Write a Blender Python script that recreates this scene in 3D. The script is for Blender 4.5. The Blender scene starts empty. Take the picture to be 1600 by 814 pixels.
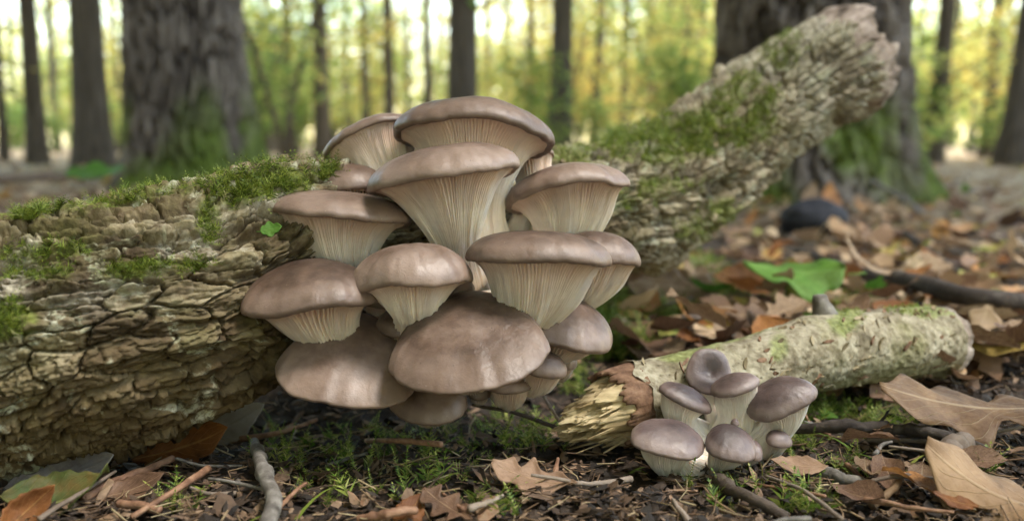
import bpy, math, random
import numpy as np
from mathutils import Vector, Matrix

# ------------------------------------------------------------------ camera, world, sun, exposure
scene = bpy.context.scene
C = scene.collection
F_PX, CX, CY = 1386.0, 800.0, 407.0
PITCH = math.radians(7.5)
CAM_Z = 0.18
cam_d = bpy.data.cameras.new('camera')
cam = bpy.data.objects.new('camera', cam_d)
C.objects.link(cam)
cam.location = (0, 0, CAM_Z)
cam.rotation_euler = (math.radians(90) - PITCH, 0, 0)
cam_d.sensor_width = 36.0
cam_d.lens = F_PX / 1600 * 36.0
cam_d.clip_start = 0.01
cam_d.clip_end = 1000
cam_d.dof.use_dof = True
cam_d.dof.focus_distance = 0.49
cam_d.dof.aperture_fstop = 5.0
scene.camera = cam

SUN_EL, SUN_AZ = math.radians(66), math.radians(108)     # azimuth clockwise from +Y
world = bpy.data.worlds.new('World')
scene.world = world
world.use_nodes = True
wn = world.node_tree
bg = wn.nodes['Background']
sky = wn.nodes.new('ShaderNodeTexSky')
sky.sky_type = 'NISHITA'
sky.sun_disc = False
sky.sun_elevation = SUN_EL
sky.sun_rotation = SUN_AZ
sky.air_density = 1.6
sky.dust_density = 1.0
sky.ozone_density = 0.4
wn.links.new(sky.outputs[0], bg.inputs['Color'])
bg.inputs['Strength'].default_value = 0.14
sun_d = bpy.data.lights.new('sun', 'SUN')
sun = bpy.data.objects.new('sun', sun_d)
C.objects.link(sun)
sun_d.energy = 1.5
sun_d.angle = math.radians(18)
sun_d.color = (1.0, 0.94, 0.84)
sv = Vector((math.sin(SUN_AZ) * math.cos(SUN_EL), math.cos(SUN_AZ) * math.cos(SUN_EL), math.sin(SUN_EL)))
sun.rotation_euler = (-sv).to_track_quat('-Z', 'Y').to_euler()
sun.location = (3, -2, 6)
scene.view_settings.view_transform = 'Standard'
scene.view_settings.look = 'None'
scene.view_settings.gamma = 1.0
scene.view_settings.exposure = 2.85
scene.view_settings.use_curve_mapping = False
scene.cycles.use_denoising = True
scene.cycles.max_bounces = 8
scene.cycles.diffuse_bounces = 4
scene.cycles.transmission_bounces = 4
scene.cycles.sample_clamp_indirect = 6

rng = np.random.default_rng(7)
random.seed(7)

# ------------------------------------------------------------------ maths helpers
cp, sp = math.cos(PITCH), math.sin(PITCH)


def at(px, py, Y):
    """world point seen at photo pixel (px,py) at forward distance Y"""
    u, v = (px - CX) / F_PX, (CY - py) / F_PX
    dy, dz = cp + sp * v, -sp + cp * v
    k = Y / dy
    return np.array([u * k, Y, CAM_Z + dz * k])


def project(P):
    P = np.asarray(P, float)
    x, y, z = P[..., 0], P[..., 1], P[..., 2] - CAM_Z
    d = cp * y - sp * z
    up = sp * y + cp * z
    return CX + F_PX * x / d, CY - F_PX * up / d, d


def _hash(ix, iy, iz, seed):
    h = (ix.astype(np.int64) * 374761393 + iy.astype(np.int64) * 668265263 + iz.astype(np.int64) * 2147483647 + seed * 974634777) & 0xFFFFFFFF
    h = ((h ^ (h >> 13)) * 1274126177) & 0xFFFFFFFF
    h = ((h ^ (h >> 16)) * 2246822519) & 0xFFFFFFFF
    h = h ^ (h >> 15)
    return (h & 0xFFFFFF) / float(0x1000000)


def vnoise(x, y, z, seed=0):
    x, y, z = np.broadcast_arrays(np.asarray(x, float), np.asarray(y, float), np.asarray(z, float))
    ix, iy, iz = np.floor(x), np.floor(y), np.floor(z)
    fx, fy, fz = x - ix, y - iy, z - iz
    fx, fy, fz = [f * f * f * (f * (f * 6 - 15) + 10) for f in (fx, fy, fz)]
    r = 0
    for a in (0, 1):
        for b in (0, 1):
            for c in (0, 1):
                w = (fx if a else 1 - fx) * (fy if b else 1 - fy) * (fz if c else 1 - fz)
                r = r + w * _hash(ix + a, iy + b, iz + c, seed)
    return r * 2 - 1


def fbm(x, y, z, octv=4, seed=0, gain=0.5):
    s, a, t = 0, 1.0, 0.0
    x, y, z = np.asarray(x, float), np.asarray(y, float), np.asarray(z, float)
    for i in range(octv):
        s = s + a * vnoise(x, y, z, seed + i * 17)
        t += a
        a *= gain
        x, y, z = x * 2.03, y * 2.03, z * 2.03
    return s / t


def voro2(x, y, seed=0):
    """F1, F2, random id, offset vector to the cell point"""
    ix, iy = np.floor(x), np.floor(y)
    f1 = np.full(x.shape, 9.0)
    f2 = np.full(x.shape, 9.0)
    idv = np.zeros(x.shape)
    ox = np.zeros(x.shape)
    oy = np.zeros(x.shape)
    z0 = np.zeros(x.shape)
    key = np.zeros(x.shape, np.int64)
    for a in (-1, 0, 1):
        for b in (-1, 0, 1):
            cx, cy = ix + a, iy + b
            jx = cx + 0.5 + 0.9 * (_hash(cx, cy, z0, seed) - 0.5)
            jy = cy + 0.5 + 0.9 * (_hash(cx, cy, z0, seed + 5) - 0.5)
            d = np.hypot(x - jx, y - jy)
            m = d < f1
            f2 = np.where(m, f1, np.minimum(f2, d))
            idv = np.where(m, _hash(cx, cy, z0, seed + 9), idv)
            ox = np.where(m, x - jx, ox)
            oy = np.where(m, y - jy, oy)
            key = np.where(m, (cx * 100003 + cy).astype(np.int64), key)
            f1 = np.where(m, d, f1)
    VKEY[0] = key
    return f1, f2, idv, ox, oy


VKEY = [None]


def sstep(a, b, x):
    t = np.clip((x - a) / (b - a), 0, 1)
    return t * t * (3 - 2 * t)


def norm(v):
    v = np.asarray(v, float)
    return v / np.maximum(np.linalg.norm(v, axis=-1, keepdims=True), 1e-12)


# ------------------------------------------------------------------ mesh helpers
def raw_mesh(name, V, F, smooth=True, attrs=None, uv=None):
    """V (n,3); F (m,k) int array (all faces of one size) or list of such arrays"""
    V = np.ascontiguousarray(V, np.float32).reshape(-1, 3)
    Fs = F if isinstance(F, list) else [F]
    Fs = [np.asarray(f, np.int32) for f in Fs if len(f)]
    me = bpy.data.meshes.new(name)
    me.vertices.add(len(V))
    me.vertices.foreach_set('co', V.ravel())
    loops = np.concatenate([f.ravel() for f in Fs])
    tot = np.concatenate([np.full(len(f), f.shape[1], np.int32) for f in Fs])
    start = np.concatenate([[0], np.cumsum(tot)[:-1]]).astype(np.int32)
    me.loops.add(len(loops))
    me.loops.foreach_set('vertex_index', loops)
    me.polygons.add(len(tot))
    me.polygons.foreach_set('loop_start', start)
    me.polygons.foreach_set('loop_total', tot)
    me.polygons.foreach_set('use_smooth', np.full(len(tot), smooth, bool))
    if attrs:
        for k, a in attrs.items():
            at_ = me.attributes.new(k, 'FLOAT', 'POINT')
            at_.data.foreach_set('value', np.ascontiguousarray(a, np.float32).ravel())
    if uv is not None:
        l = me.uv_layers.new(name='UVMap')
        l.data.foreach_set('uv', np.ascontiguousarray(np.asarray(uv, np.float32)[loops]).ravel())
    me.update(calc_edges=True)
    return me


def link(name, me, mat, parent=None):
    o = bpy.data.objects.new(name, me)
    C.objects.link(o)
    if mat is not None and me is not None and len(me.materials) == 0:
        me.materials.append(mat)
    if parent is not None:
        o.parent = parent
    return o


def tag(o, label=None, cat=None, group=None, kind=None):
    if label:
        o['label'] = label
    if cat:
        o['category'] = cat
    if group:
        o['group'] = group
    if kind:
        o['kind'] = kind
    return o


def empty(name, loc=(0, 0, 0)):
    o = bpy.data.objects.new(name, None)
    o.empty_display_size = 0.02
    C.objects.link(o)
    o.location = Vector([float(c) for c in loc])
    return o


def local(P, o):
    return np.asarray(P) - np.array(o.location)


def grid_faces(nu, nv, wrap=False, off=0):
    i = np.arange(nu - 1)[:, None]
    j = np.arange(nv if wrap else nv - 1)[None, :]
    jn = (j + 1) % nv
    a = i * nv + j
    b = i * nv + jn
    c = (i + 1) * nv + jn
    d = (i + 1) * nv + j
    return np.stack([a, b, c, d], -1).reshape(-1, 4) + off


def grid_normals(P, wrap=True):
    du = np.gradient(P, axis=0)
    if wrap:
        dv = np.roll(P, -1, 1) - np.roll(P, 1, 1)
    else:
        dv = np.gradient(P, axis=1)
    return norm(np.cross(du, dv))


def tube(path, rad, sides=8, seed=0, rough=0.0, cap=True):
    """swept tube verts/faces"""
    path = np.asarray(path, float)
    n = len(path)
    rad = np.broadcast_to(np.asarray(rad, float), (n,))
    T = norm(np.gradient(path, axis=0))
    ref = np.array([0, 0, 1.0]) if abs(T[0, 2]) < 0.8 else np.array([1.0, 0, 0])
    A = norm(np.cross(T, ref))
    B = np.cross(T, A)
    th = np.linspace(0, 2 * np.pi, sides, endpoint=False)
    k = rad[:, None]
    if rough:
        k = k * (1 + rough * np.random.default_rng(seed).uniform(-1, 1, (n, sides)))
    V = path[:, None, :] + (A[:, None, :] * np.cos(th)[None, :, None] + B[:, None, :] * np.sin(th)[None, :, None]) * k[..., None]
    V = V.reshape(-1, 3)
    Fq = grid_faces(n, sides, True)
    Ft = []
    if cap:
        V = np.vstack([V, path[0] - T[0] * rad[0] * .25, path[-1] + T[-1] * rad[-1] * .25])
        c0, c1 = n * sides, n * sides + 1
        for j in range(sides):
            Ft.append((c0, (j + 1) % sides, j))
            Ft.append((c1, (n - 1) * sides + j, (n - 1) * sides + (j + 1) % sides))
    return V, Fq, np.array(Ft, np.int32).reshape(-1, 3)


class Bag:
    """collects verts/faces"""

    def __init__(s):
        s.V, s.F3, s.F4, s.n, s.UV = [], [], [], 0, []

    def add(s, V, F4=None, F3=None, uv=None):
        s.V.append(np.asarray(V, float).reshape(-1, 3))
        if F4 is not None and len(F4):
            s.F4.append(np.asarray(F4) + s.n)
        if F3 is not None and len(F3):
            s.F3.append(np.asarray(F3) + s.n)
        if uv is not None:
            s.UV.append(uv)
        s.n += len(s.V[-1])

    def mesh(s, name, smooth=True):
        Fs = []
        if s.F4:
            Fs.append(np.concatenate(s.F4))
        if s.F3:
            Fs.append(np.concatenate(s.F3))
        return raw_mesh(name, np.concatenate(s.V), Fs, smooth, uv=np.concatenate(s.UV) if s.UV else None)


# ------------------------------------------------------------------ material helpers
class NT:
    def __init__(s, name):
        s.m = bpy.data.materials.new(name)
        s.m.use_nodes = True
        s.t = s.m.node_tree
        s.bsdf = s.t.nodes['Principled BSDF']
        s.out = s.t.nodes['Material Output']

    def n(s, typ, **kw):
        nd = s.t.nodes.new(typ)
        for k, v in kw.items():
            setattr(nd, k, v)
        return nd

    def l(s, a, b):
        s.t.links.new(a, b)

    def coord(s, which='Object', scale=(1, 1, 1)):
        tc = s.n('ShaderNodeTexCoord')
        mp = s.n('ShaderNodeMapping')
        mp.inputs['Scale'].default_value = scale
        s.l(tc.outputs[which], mp.inputs['Vector'])
        return mp.outputs[0]

    def noise(s, vec, scale, detail=4, rough=0.55, dist=0.0):
        nd = s.n('ShaderNodeTexNoise')
        nd.inputs['Scale'].default_value = scale
        nd.inputs['Detail'].default_value = detail
        nd.inputs['Roughness'].default_value = rough
        nd.inputs['Distortion'].default_value = dist
        s.l(vec, nd.inputs['Vector'])
        return nd.outputs['Fac']

    def voro(s, vec, scale, feature='F1', out='Distance'):
        nd = s.n('ShaderNodeTexVoronoi', feature=feature)
        nd.inputs['Scale'].default_value = scale
        s.l(vec, nd.inputs['Vector'])
        return nd.outputs[out]

    def ramp(s, fac, stops, interp='LINEAR'):
        r = s.n('ShaderNodeValToRGB')
        r.color_ramp.interpolation = interp
        e = r.color_ramp.elements
        while len(e) < len(stops):
            e.new(0.5)
        for q, (p, c) in zip(e, stops):
            q.position = p
            q.color = (*c, 1) if len(c) == 3 else c
        s.l(fac, r.inputs[0])
        return r.outputs[0]

    def mix(s, fac, a, b, mode='MIX'):
        m = s.n('ShaderNodeMix', data_type='RGBA', blend_type=mode)
        for sock, v in ((m.inputs[0], fac), (m.inputs[6], a), (m.inputs[7], b)):
            if hasattr(v, 'default_value') or hasattr(v, 'links'):
                s.l(v, sock)
            elif isinstance(v, (int, float)):
                sock.default_value = v
            else:
                sock.default_value = (*v, 1)
        return m.outputs[2]

    def math(s, op, a, b=None, clamp=False):
        m = s.n('ShaderNodeMath', operation=op, use_clamp=clamp)
        for sock, v in ((m.inputs[0], a), (m.inputs[1], b)):
            if v is None:
                continue
            if hasattr(v, 'links'):
                s.l(v, sock)
            else:
                sock.default_value = v
        return m.outputs[0]

    def attr(s, name):
        a = s.n('ShaderNodeAttribute', attribute_name=name)
        return a.outputs['Fac']

    def island(s):
        return s.n('ShaderNodeNewGeometry').outputs['Random Per Island']

    def objrand(s):
        return s.n('ShaderNodeObjectInfo').outputs['Random']

    def bump(s, h, strength, dist, prev=None):
        b = s.n('ShaderNodeBump')
        b.inputs['Strength'].default_value = strength
        b.inputs['Distance'].default_value = dist
        s.l(h, b.inputs['Height'])
        if prev is not None:
            s.l(prev, b.inputs['Normal'])
        return b.outputs[0]

    def done(s, col, rough=0.8, normal=None, spec=0.3, sss=0.0, sss_r=(1, .6, .4), sss_scale=0.004):
        B = s.bsdf
        if hasattr(col, 'links'):
            s.l(col, B.inputs['Base Color'])
        else:
            B.inputs['Base Color'].default_value = (*col, 1)
        if hasattr(rough, 'links'):
            s.l(rough, B.inputs['Roughness'])
        else:
            B.inputs['Roughness'].default_value = rough
        B.inputs['Specular IOR Level'].default_value = spec
        if normal is not None:
            s.l(normal, B.inputs['Normal'])
        if sss:
            B.inputs['Subsurface Weight'].default_value = sss
            B.inputs['Subsurface Radius'].default_value = sss_r
            B.inputs['Subsurface Scale'].default_value = sss_scale
        return s.m

    def leafy(s, col, trans=0.45, rough=0.6, normal=None):
        """diffuse + translucent sheet"""
        B = s.bsdf
        s.l(col, B.inputs['Base Color'])
        B.inputs['Roughness'].default_value = rough
        B.inputs['Specular IOR Level'].default_value = 0.25
        tr = s.n('ShaderNodeBsdfTranslucent')
        s.l(col, tr.inputs['Color'])
        if normal is not None:
            s.l(normal, B.inputs['Normal'])
            s.l(normal, tr.inputs['Normal'])
        mx = s.n('ShaderNodeMixShader')
        mx.inputs[0].default_value = trans
        s.l(B.outputs[0], mx.inputs[1])
        s.l(tr.outputs[0], mx.inputs[2])
        s.l(mx.outputs[0], s.out.inputs['Surface'])
        return s.m


M = {}


def mushroom_cap_mat(name, dark, mid, pale):
    t = NT(name)
    c = t.coord()
    r = t.attr('rad')                       # 0 centre .. 1 rim
    n1 = t.noise(c, 38, 5, .6, .4)
    n2 = t.noise(c, 160, 4, .6)
    n0 = t.noise(c, 14, 3, .5, .3)
    fac = t.math('ADD', t.math('ADD', t.math('MULTIPLY', n1, .55), t.math('MULTIPLY', n2, .22)), t.math('MULTIPLY', n0, .32))
    fac = t.math('ADD', fac, t.math('MULTIPLY', t.math('SUBTRACT', t.objrand(), .5), .22))
    col = t.ramp(fac, [(.28, dark), (.5, mid), (.78, pale)])
    fac = t.math('ADD', fac, t.math('MULTIPLY', t.math('SUBTRACT', r, .55), .16))
    col = t.ramp(fac, [(.40, dark), (.55, mid), (.74, pale)])
    edge = t.ramp(r, [(.80, (0, 0, 0)), (.94, (.5, .5, .5)), (1, (.25, .25, .25))])
    col = t.mix(edge, col, pale)
    spk = t.voro(c, 330)
    sp_ = t.ramp(spk, [(.0, (1, 1, 1)), (.055, (1, 1, 1)), (.075, (0, 0, 0))])
    gate = t.ramp(t.noise(c, 55, 2), [(.56, (0, 0, 0)), (.62, (1, 1, 1))])
    col = t.mix(t.math('MULTIPLY', t.math('MULTIPLY', sp_, gate), .45), col, (.55, .48, .42))
    pit = t.ramp(t.voro(c, 210), [(.0, (1, 1, 1)), (.05, (1, 1, 1)), (.08, (0, 0, 0))])
    gate2 = t.ramp(t.noise(c, 41, 2), [(.60, (0, 0, 0)), (.66, (1, 1, 1))])
    col = t.mix(t.math('MULTIPLY', t.math('MULTIPLY', pit, gate2), .6), col, (.06, .04, .03))
    h = t.math('ADD', t.math('MULTIPLY', t.noise(c, 300, 5, .65, .6), .5), t.noise(c, 85, 3, .5))
    nb = t.bump(h, .34, .0018)
    nb = t.bump(t.noise(t.coord('Object', (1, 1, .35)), 190, 4, .7, 1.2), .09, .0014, nb)
    nb = t.bump(t.noise(c, 900, 3, .6), .2, .0005, nb)
    damp = t.ramp(t.noise(c, 26, 4, .6, .8), [(.52, (0, 0, 0)), (.66, (.55,) * 3)])
    col = t.mix(damp, col, t.mix(1.0, col, (.72, .66, .62), 'MULTIPLY'))
    dirt = t.math('MULTIPLY', t.ramp(t.noise(c, 420, 3, .7), [(.66, (0, 0, 0)), (.70, (.8,) * 3)]), t.ramp(t.noise(c, 30, 3), [(.54, (0, 0, 0)), (.64, (1, 1, 1))]))
    col = t.mix(dirt, col, (.05, .035, .025))
    rg = t.ramp(t.noise(c, 60, 4), [(.3, (.36,) * 3), (.7, (.56,) * 3)])
    rg = t.mix(damp, rg, (.30, .30, .30))
    return t.done(col, rg, nb, .5, .10, (1, .55, .4), .004)


def mushroom_under_mat(name, gill, stem_c, base_c):
    t = NT(name)
    c = t.coord()
    d = t.attr('down')                      # 0 rim .. 1 base
    col = t.ramp(d, [(.0, gill), (.22, gill), (.52, stem_c), (.92, stem_c), (1, base_c)])
    n1 = t.noise(c, 60, 5, .6, .5)
    col = t.mix(t.ramp(n1, [(.42, (0, 0, 0)), (.75, (.38, .38, .38))]), col, tuple(x * .72 for x in gill))
    h = t.noise(c, 380, 5, .65)
    nb = t.bump(h, .25, .0009)
    return t.done(col, .62, nb, .3, .25, (1, .62, .42), .005)


M['cap'] = mushroom_cap_mat('mushroom_cap', (.052, .032, .023), (.128, .083, .062), (.25, .178, .142))
M['cap_small'] = mushroom_cap_mat('small_mushroom_cap', (.048, .031, .030), (.115, .079, .074), (.235, .176, .160))
M['under'] = mushroom_under_mat('mushroom_gill', (.60, .44, .355), (.86, .765, .655), (.62, .52, .40))
M['under_small'] = mushroom_under_mat('small_mushroom_stem', (.62, .52, .46), (.78, .72, .64), (.62, .55, .45))


def bark_mat():
    t = NT('mossy_log_bark')
    c = t.coord()
    pl = t.attr('plate')
    n0 = t.noise(c, 14, 4, .6, .4)
    n1 = t.noise(c, 55, 5, .6, .3)
    n2 = t.noise(c, 240, 5, .65)
    fac = t.math('ADD', t.math('ADD', t.math('MULTIPLY', pl, .42), t.math('MULTIPLY', n1, .42)), t.math('MULTIPLY', n2, .25))
    col = t.ramp(fac, [(.26, (.026, .017, .010)), (.46, (.085, .060, .033)), (.62, (.185, .145, .083)), (.80, (.32, .27, .18)), (.97, (.45, .40, .31))])
    alg = t.ramp(t.math('ADD', t.math('MULTIPLY', n0, .7), t.math('MULTIPLY', n1, .35)), [(.50, (0, 0, 0)), (.68, (.65, .65, .65))])
    col = t.mix(alg, col, t.ramp(n2, [(.3, (.050, .054, .012)), (.7, (.175, .165, .055))]))
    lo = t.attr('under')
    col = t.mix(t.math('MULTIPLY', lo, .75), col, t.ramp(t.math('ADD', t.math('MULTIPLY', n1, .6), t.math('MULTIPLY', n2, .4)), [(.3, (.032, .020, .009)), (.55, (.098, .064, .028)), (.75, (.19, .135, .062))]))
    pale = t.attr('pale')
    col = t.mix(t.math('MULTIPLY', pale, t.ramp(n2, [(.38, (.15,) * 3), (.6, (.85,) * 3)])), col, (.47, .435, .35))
    lich = t.math('MULTIPLY', t.ramp(t.noise(c, 34, 5, .65, 1.0), [(.56, (0, 0, 0)), (.62, (.75,) * 3)]), t.ramp(n2, [(.40, (.1,) * 3), (.55, (1, 1, 1))]))
    col = t.mix(lich, col, t.ramp(n1, [(.4, (.30, .31, .20)), (.6, (.46, .46, .36))]))
    stain = t.ramp(t.noise(c, 18, 4, .6, .6), [(.54, (0, 0, 0)), (.68, (.7,) * 3)])
    col = t.mix(stain, col, t.mix(1.0, col, (.40, .34, .28), 'MULTIPLY'))
    ms = t.math('MULTIPLY', t.attr('moss'), t.ramp(n1, [(.42, (.05,) * 3), (.6, (.8,) * 3)]))
    col = t.mix(ms, col, t.ramp(n2, [(.35, (.055, .075, .012)), (.65, (.17, .19, .035))]))
    cs = t.coord('Object', (1, 1, 1))
    nb = t.bump(n2, .55, .0022)
    nb = t.bump(t.noise(cs, 700, 4, .7), .4, .0008, nb)
    return t.done(col, .86, nb, .22)


M['bark'] = bark_mat()


def simple(name, stops, scale=40, detail=5, rough=.85, bumps=((200, .4, .002),), src='noise', spec=.2, stretch=(1, 1, 1), dist=.3, jitter=0.0):
    t = NT(name)
    c = t.coord('Object', stretch)
    f = t.noise(c, scale, detail, .6, dist)
    if src == 'island':
        f = t.math('ADD', t.math('MULTIPLY', t.island(), .75), t.math('MULTIPLY', f, .3))
    if src == 'object':
        f = t.math('ADD', t.math('MULTIPLY', t.objrand(), .65), t.math('MULTIPLY', f, .4))
    col = t.ramp(f, stops)
    nb = None
    for (s_, st, di) in bumps:
        nb = t.bump(t.noise(c, s_, 5, .65), st, di, nb)
    return t.done(col, rough, nb, spec)


M['flake'] = simple('bark_flake', [(.15, (.06, .040, .022)), (.4, (.15, .115, .062)), (.62, (.25, .20, .12)), (.85, (.36, .30, .20))], 60, 5, .85, ((180, .6, .002), (600, .4, .0008)), 'object', stretch=(1, 1, 1))
M['wood_pink'] = simple('weathered_broken_wood', [(.32, (.055, .040, .030)), (.47, (.20, .155, .122)), (.6, (.33, .275, .23)), (.78, (.47, .40, .345))], 45, 5, .9, ((90, .6, .004), (400, .5, .001)))
M['wood_pale'] = simple('splintered_pale_wood', [(.30, (.10, .062, .030)), (.45, (.32, .235, .120)), (.60, (.54, .43, .255)), (.8, (.70, .60, .41))], 70, 5, .8, ((260, .6, .0015), (700, .4, .0006)), stretch=(.4, 1, 1))
M['bark_inner'] = simple('reddish_inner_bark', [(.3, (.07, .036, .022)), (.55, (.20, .115, .072)), (.75, (.33, .215, .145))], 120, 5, .85, ((300, .6, .0015),))


def birch_mat():
    t = NT('pale_branch_bark')
    c = t.coord()
    n1 = t.noise(c, 30, 5, .6, .3)
    n2 = t.noise(c, 170, 5, .65, .3)
    f = t.math('ADD', t.math('MULTIPLY', n1, .55), t.math('MULTIPLY', n2, .5))
    col = t.ramp(f, [(.33, (.060, .043, .024)), (.46, (.17, .142, .092)), (.58, (.31, .275, .195)), (.75, (.48, .445, .36))])
    gr = t.ramp(t.noise(c, 22, 4, .6, .5), [(.50, (0, 0, 0)), (.70, (.55, .55, .55))])
    col = t.mix(gr, col, t.ramp(n2, [(.35, (.09, .09, .025)), (.65, (.25, .24, .095))]))
    lent = t.attr('lent')
    col = t.mix(lent, col, (.055, .040, .022))
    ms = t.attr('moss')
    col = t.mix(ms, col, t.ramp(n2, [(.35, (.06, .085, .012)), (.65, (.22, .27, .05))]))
    nb = t.bump(n2, .5, .0018)
    nb = t.bump(t.noise(c, 600, 4, .7), .35, .0006, nb)
    return t.done(col, .8, nb, .25)


M['birch'] = birch_mat()


def leaf_mat(name, stops, trans=.25, vein=(.5, .4, .25), rough=.55):
    t = NT(name)
    uvn = t.n('ShaderNodeUVMap')
    sx = t.n('ShaderNodeSeparateXYZ')
    t.l(uvn.outputs[0], sx.inputs[0])
    u, v = sx.outputs[0], sx.outputs[1]
    au = t.math('ABSOLUTE', t.math('SUBTRACT', u, .5))
    mid = t.ramp(au, [(.0, (1, 1, 1)), (.012, (1, 1, 1)), (.03, (0, 0, 0))])
    sv_ = t.math('FRACT', t.math('MULTIPLY', t.math('SUBTRACT', v, t.math('MULTIPLY', au, .75)), 8))
    side = t.ramp(sv_, [(.0, (.8, .8, .8)), (.05, (0, 0, 0)), (.93, (0, 0, 0)), (1, (.8, .8, .8))])
    vn = t.math('MAXIMUM', mid, side)
    c = t.coord()
    n1 = t.noise(c, 55, 5, .6, .5)
    n2 = t.noise(c, 330, 4, .6)
    f = t.math('ADD', t.math('ADD', t.math('MULTIPLY', n1, .5), t.math('MULTIPLY', n2, .18)), t.math('MULTIPLY', t.objrand(), .34))
    col = t.ramp(f, stops)
    big = t.ramp(t.noise(c, 22, 4, .6, .6), [(.40, (0, 0, 0)), (.66, (.75,) * 3)])
    col = t.mix(big, col, t.mix(1.0, col, (.42, .36, .32), 'MULTIPLY'))
    col = t.mix(t.math('MULTIPLY', vn, .4), col, vein)
    blot = t.ramp(t.voro(c, 120), [(.0, (1, 1, 1)), (.12, (.6,) * 3), (.2, (0, 0, 0))])
    g = t.ramp(t.noise(c, 30, 3), [(.52, (0, 0, 0)), (.62, (.7,) * 3)])
    col = t.mix(t.math('MULTIPLY', blot, g), col, (.05, .03, .018))
    nb = t.bump(vn, .5, .0012)
    nb = t.bump(n2, .4, .0012, nb)
    return t.leafy(col, trans, rough, nb)


M['leaf_tan'] = leaf_mat('dry_tan_leaf', [(.3, (.12, .066, .034)), (.48, (.25, .16, .090)), (.72, (.41, .295, .185))], .2, (.52, .41, .27))
M['leaf_tan_deep'] = leaf_mat('orange_tan_leaf', [(.3, (.09, .045, .022)), (.48, (.22, .125, .060)), (.72, (.37, .24, .135))], .2, (.45, .33, .2))
M['leaf_brown'] = leaf_mat('dry_brown_leaf', [(.3, (.085, .046, .028)), (.5, (.20, .115, .070)), (.75, (.36, .235, .155))], .15, (.36, .24, .14))
M['leaf_rust'] = leaf_mat('rust_orange_leaf', [(.3, (.16, .058, .018)), (.5, (.33, .135, .042)), (.75, (.50, .25, .085))], .25, (.5, .28, .1))
M['leaf_yellow'] = leaf_mat('yellow_leaf', [(.3, (.30, .20, .05)), (.5, (.48, .36, .10)), (.75, (.58, .50, .20))], .3, (.6, .5, .25))
M['leaf_green'] = leaf_mat('green_leaf', [(.3, (.035, .095, .012)), (.5, (.075, .19, .022)), (.75, (.16, .30, .05))], .35, (.20, .32, .08))
M['leaf_grey'] = leaf_mat('grey_dead_leaf', [(.3, (.13, .11, .10)), (.5, (.26, .235, .215)), (.75, (.40, .37, .34))], .1, (.2, .17, .14))
M['leaf_half'] = leaf_mat('green_and_brown_leaf', [(.36, (.22, .12, .04)), (.48, (.12, .115, .035)), (.60, (.055, .10, .02))], .25, (.36, .34, .12))


def canopy_mat(name, stops, trans=.6):
    t = NT(name)
    f = t.math('ADD', t.math('MULTIPLY', t.island(), .55), t.math('MULTIPLY', t.objrand(), .5))
    col = t.ramp(f, stops)
    return t.leafy(col, trans, .6)


M['foliage_autumn'] = canopy_mat('autumn_foliage', [(.1, (.24, .36, .10)), (.35, (.46, .52, .15)), (.6, (.68, .58, .16)), (.85, (.68, .46, .12)), (1, (.52, .30, .08))])
M['foliage_green'] = canopy_mat('green_foliage', [(.1, (.12, .20, .05)), (.5, (.27, .36, .09)), (.8, (.42, .45, .12)), (1, (.52, .48, .13))])
M['foliage_unseen'] = canopy_mat('unseen_crown_foliage', [(.1, (.26, .25, .13)), (.5, (.42, .37, .20)), (.9, (.48, .36, .20))], .5)  # for unseen crowns, paler and browner so the light they filter stays neutral
M['trunk'] = simple('grey_brown_trunk_bark', [(.3, (.040, .032, .026)), (.55, (.10, .083, .068)), (.8, (.18, .155, .13))], 14, 5, .9, ((30, .7, .02), (120, .4, .005)), stretch=(1, 1, .22), jitter=.1)


def bigtrunk_mat():
    t = NT('furrowed_trunk_bark')
    c = t.coord('Object', (1, 1, .3))
    c2 = t.coord()
    n1 = t.noise(c, 16, 5, .6, .4)
    n2 = t.noise(c2, 70, 5, .65)
    rid = t.attr('plate')
    f = t.math('ADD', t.math('ADD', t.math('MULTIPLY', n1, .5), t.math('MULTIPLY', n2, .25)), t.math('MULTIPLY', rid, .28))
    col = t.ramp(f, [(.28, (.020, .015, .012)), (.46, (.070, .056, .045)), (.62, (.16, .132, .108)), (.80, (.31, .27, .235))])
    ms = t.math('MULTIPLY', t.attr('moss'), t.ramp(n2, [(.3, (.35,) * 3), (.55, (1, 1, 1))]))
    col = t.mix(ms, col, t.ramp(n2, [(.3, (.045, .075, .010)), (.7, (.14, .19, .025))]))
    nb = t.bump(n2, .6, .012)
    return t.done(col, .9, nb, .2)


M['bigtrunk'] = bigtrunk_mat()


def ground_mat():
    t = NT('forest_soil')
    c = t.coord()
    n1 = t.noise(c, 9, 6, .6, .4)
    n2 = t.noise(c, 120, 6, .65, .3)
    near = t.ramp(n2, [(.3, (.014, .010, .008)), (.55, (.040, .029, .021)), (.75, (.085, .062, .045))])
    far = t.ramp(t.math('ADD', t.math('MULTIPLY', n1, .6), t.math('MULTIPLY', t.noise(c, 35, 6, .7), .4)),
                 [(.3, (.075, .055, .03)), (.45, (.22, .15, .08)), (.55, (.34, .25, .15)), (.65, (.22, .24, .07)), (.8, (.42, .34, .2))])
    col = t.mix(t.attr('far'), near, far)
    nb = t.bump(n2, .7, .006)
    nb = t.bump(t.noise(c, 500, 5, .7), .5, .0015, nb)
    return t.done(col, .88, nb, .25)


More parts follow.
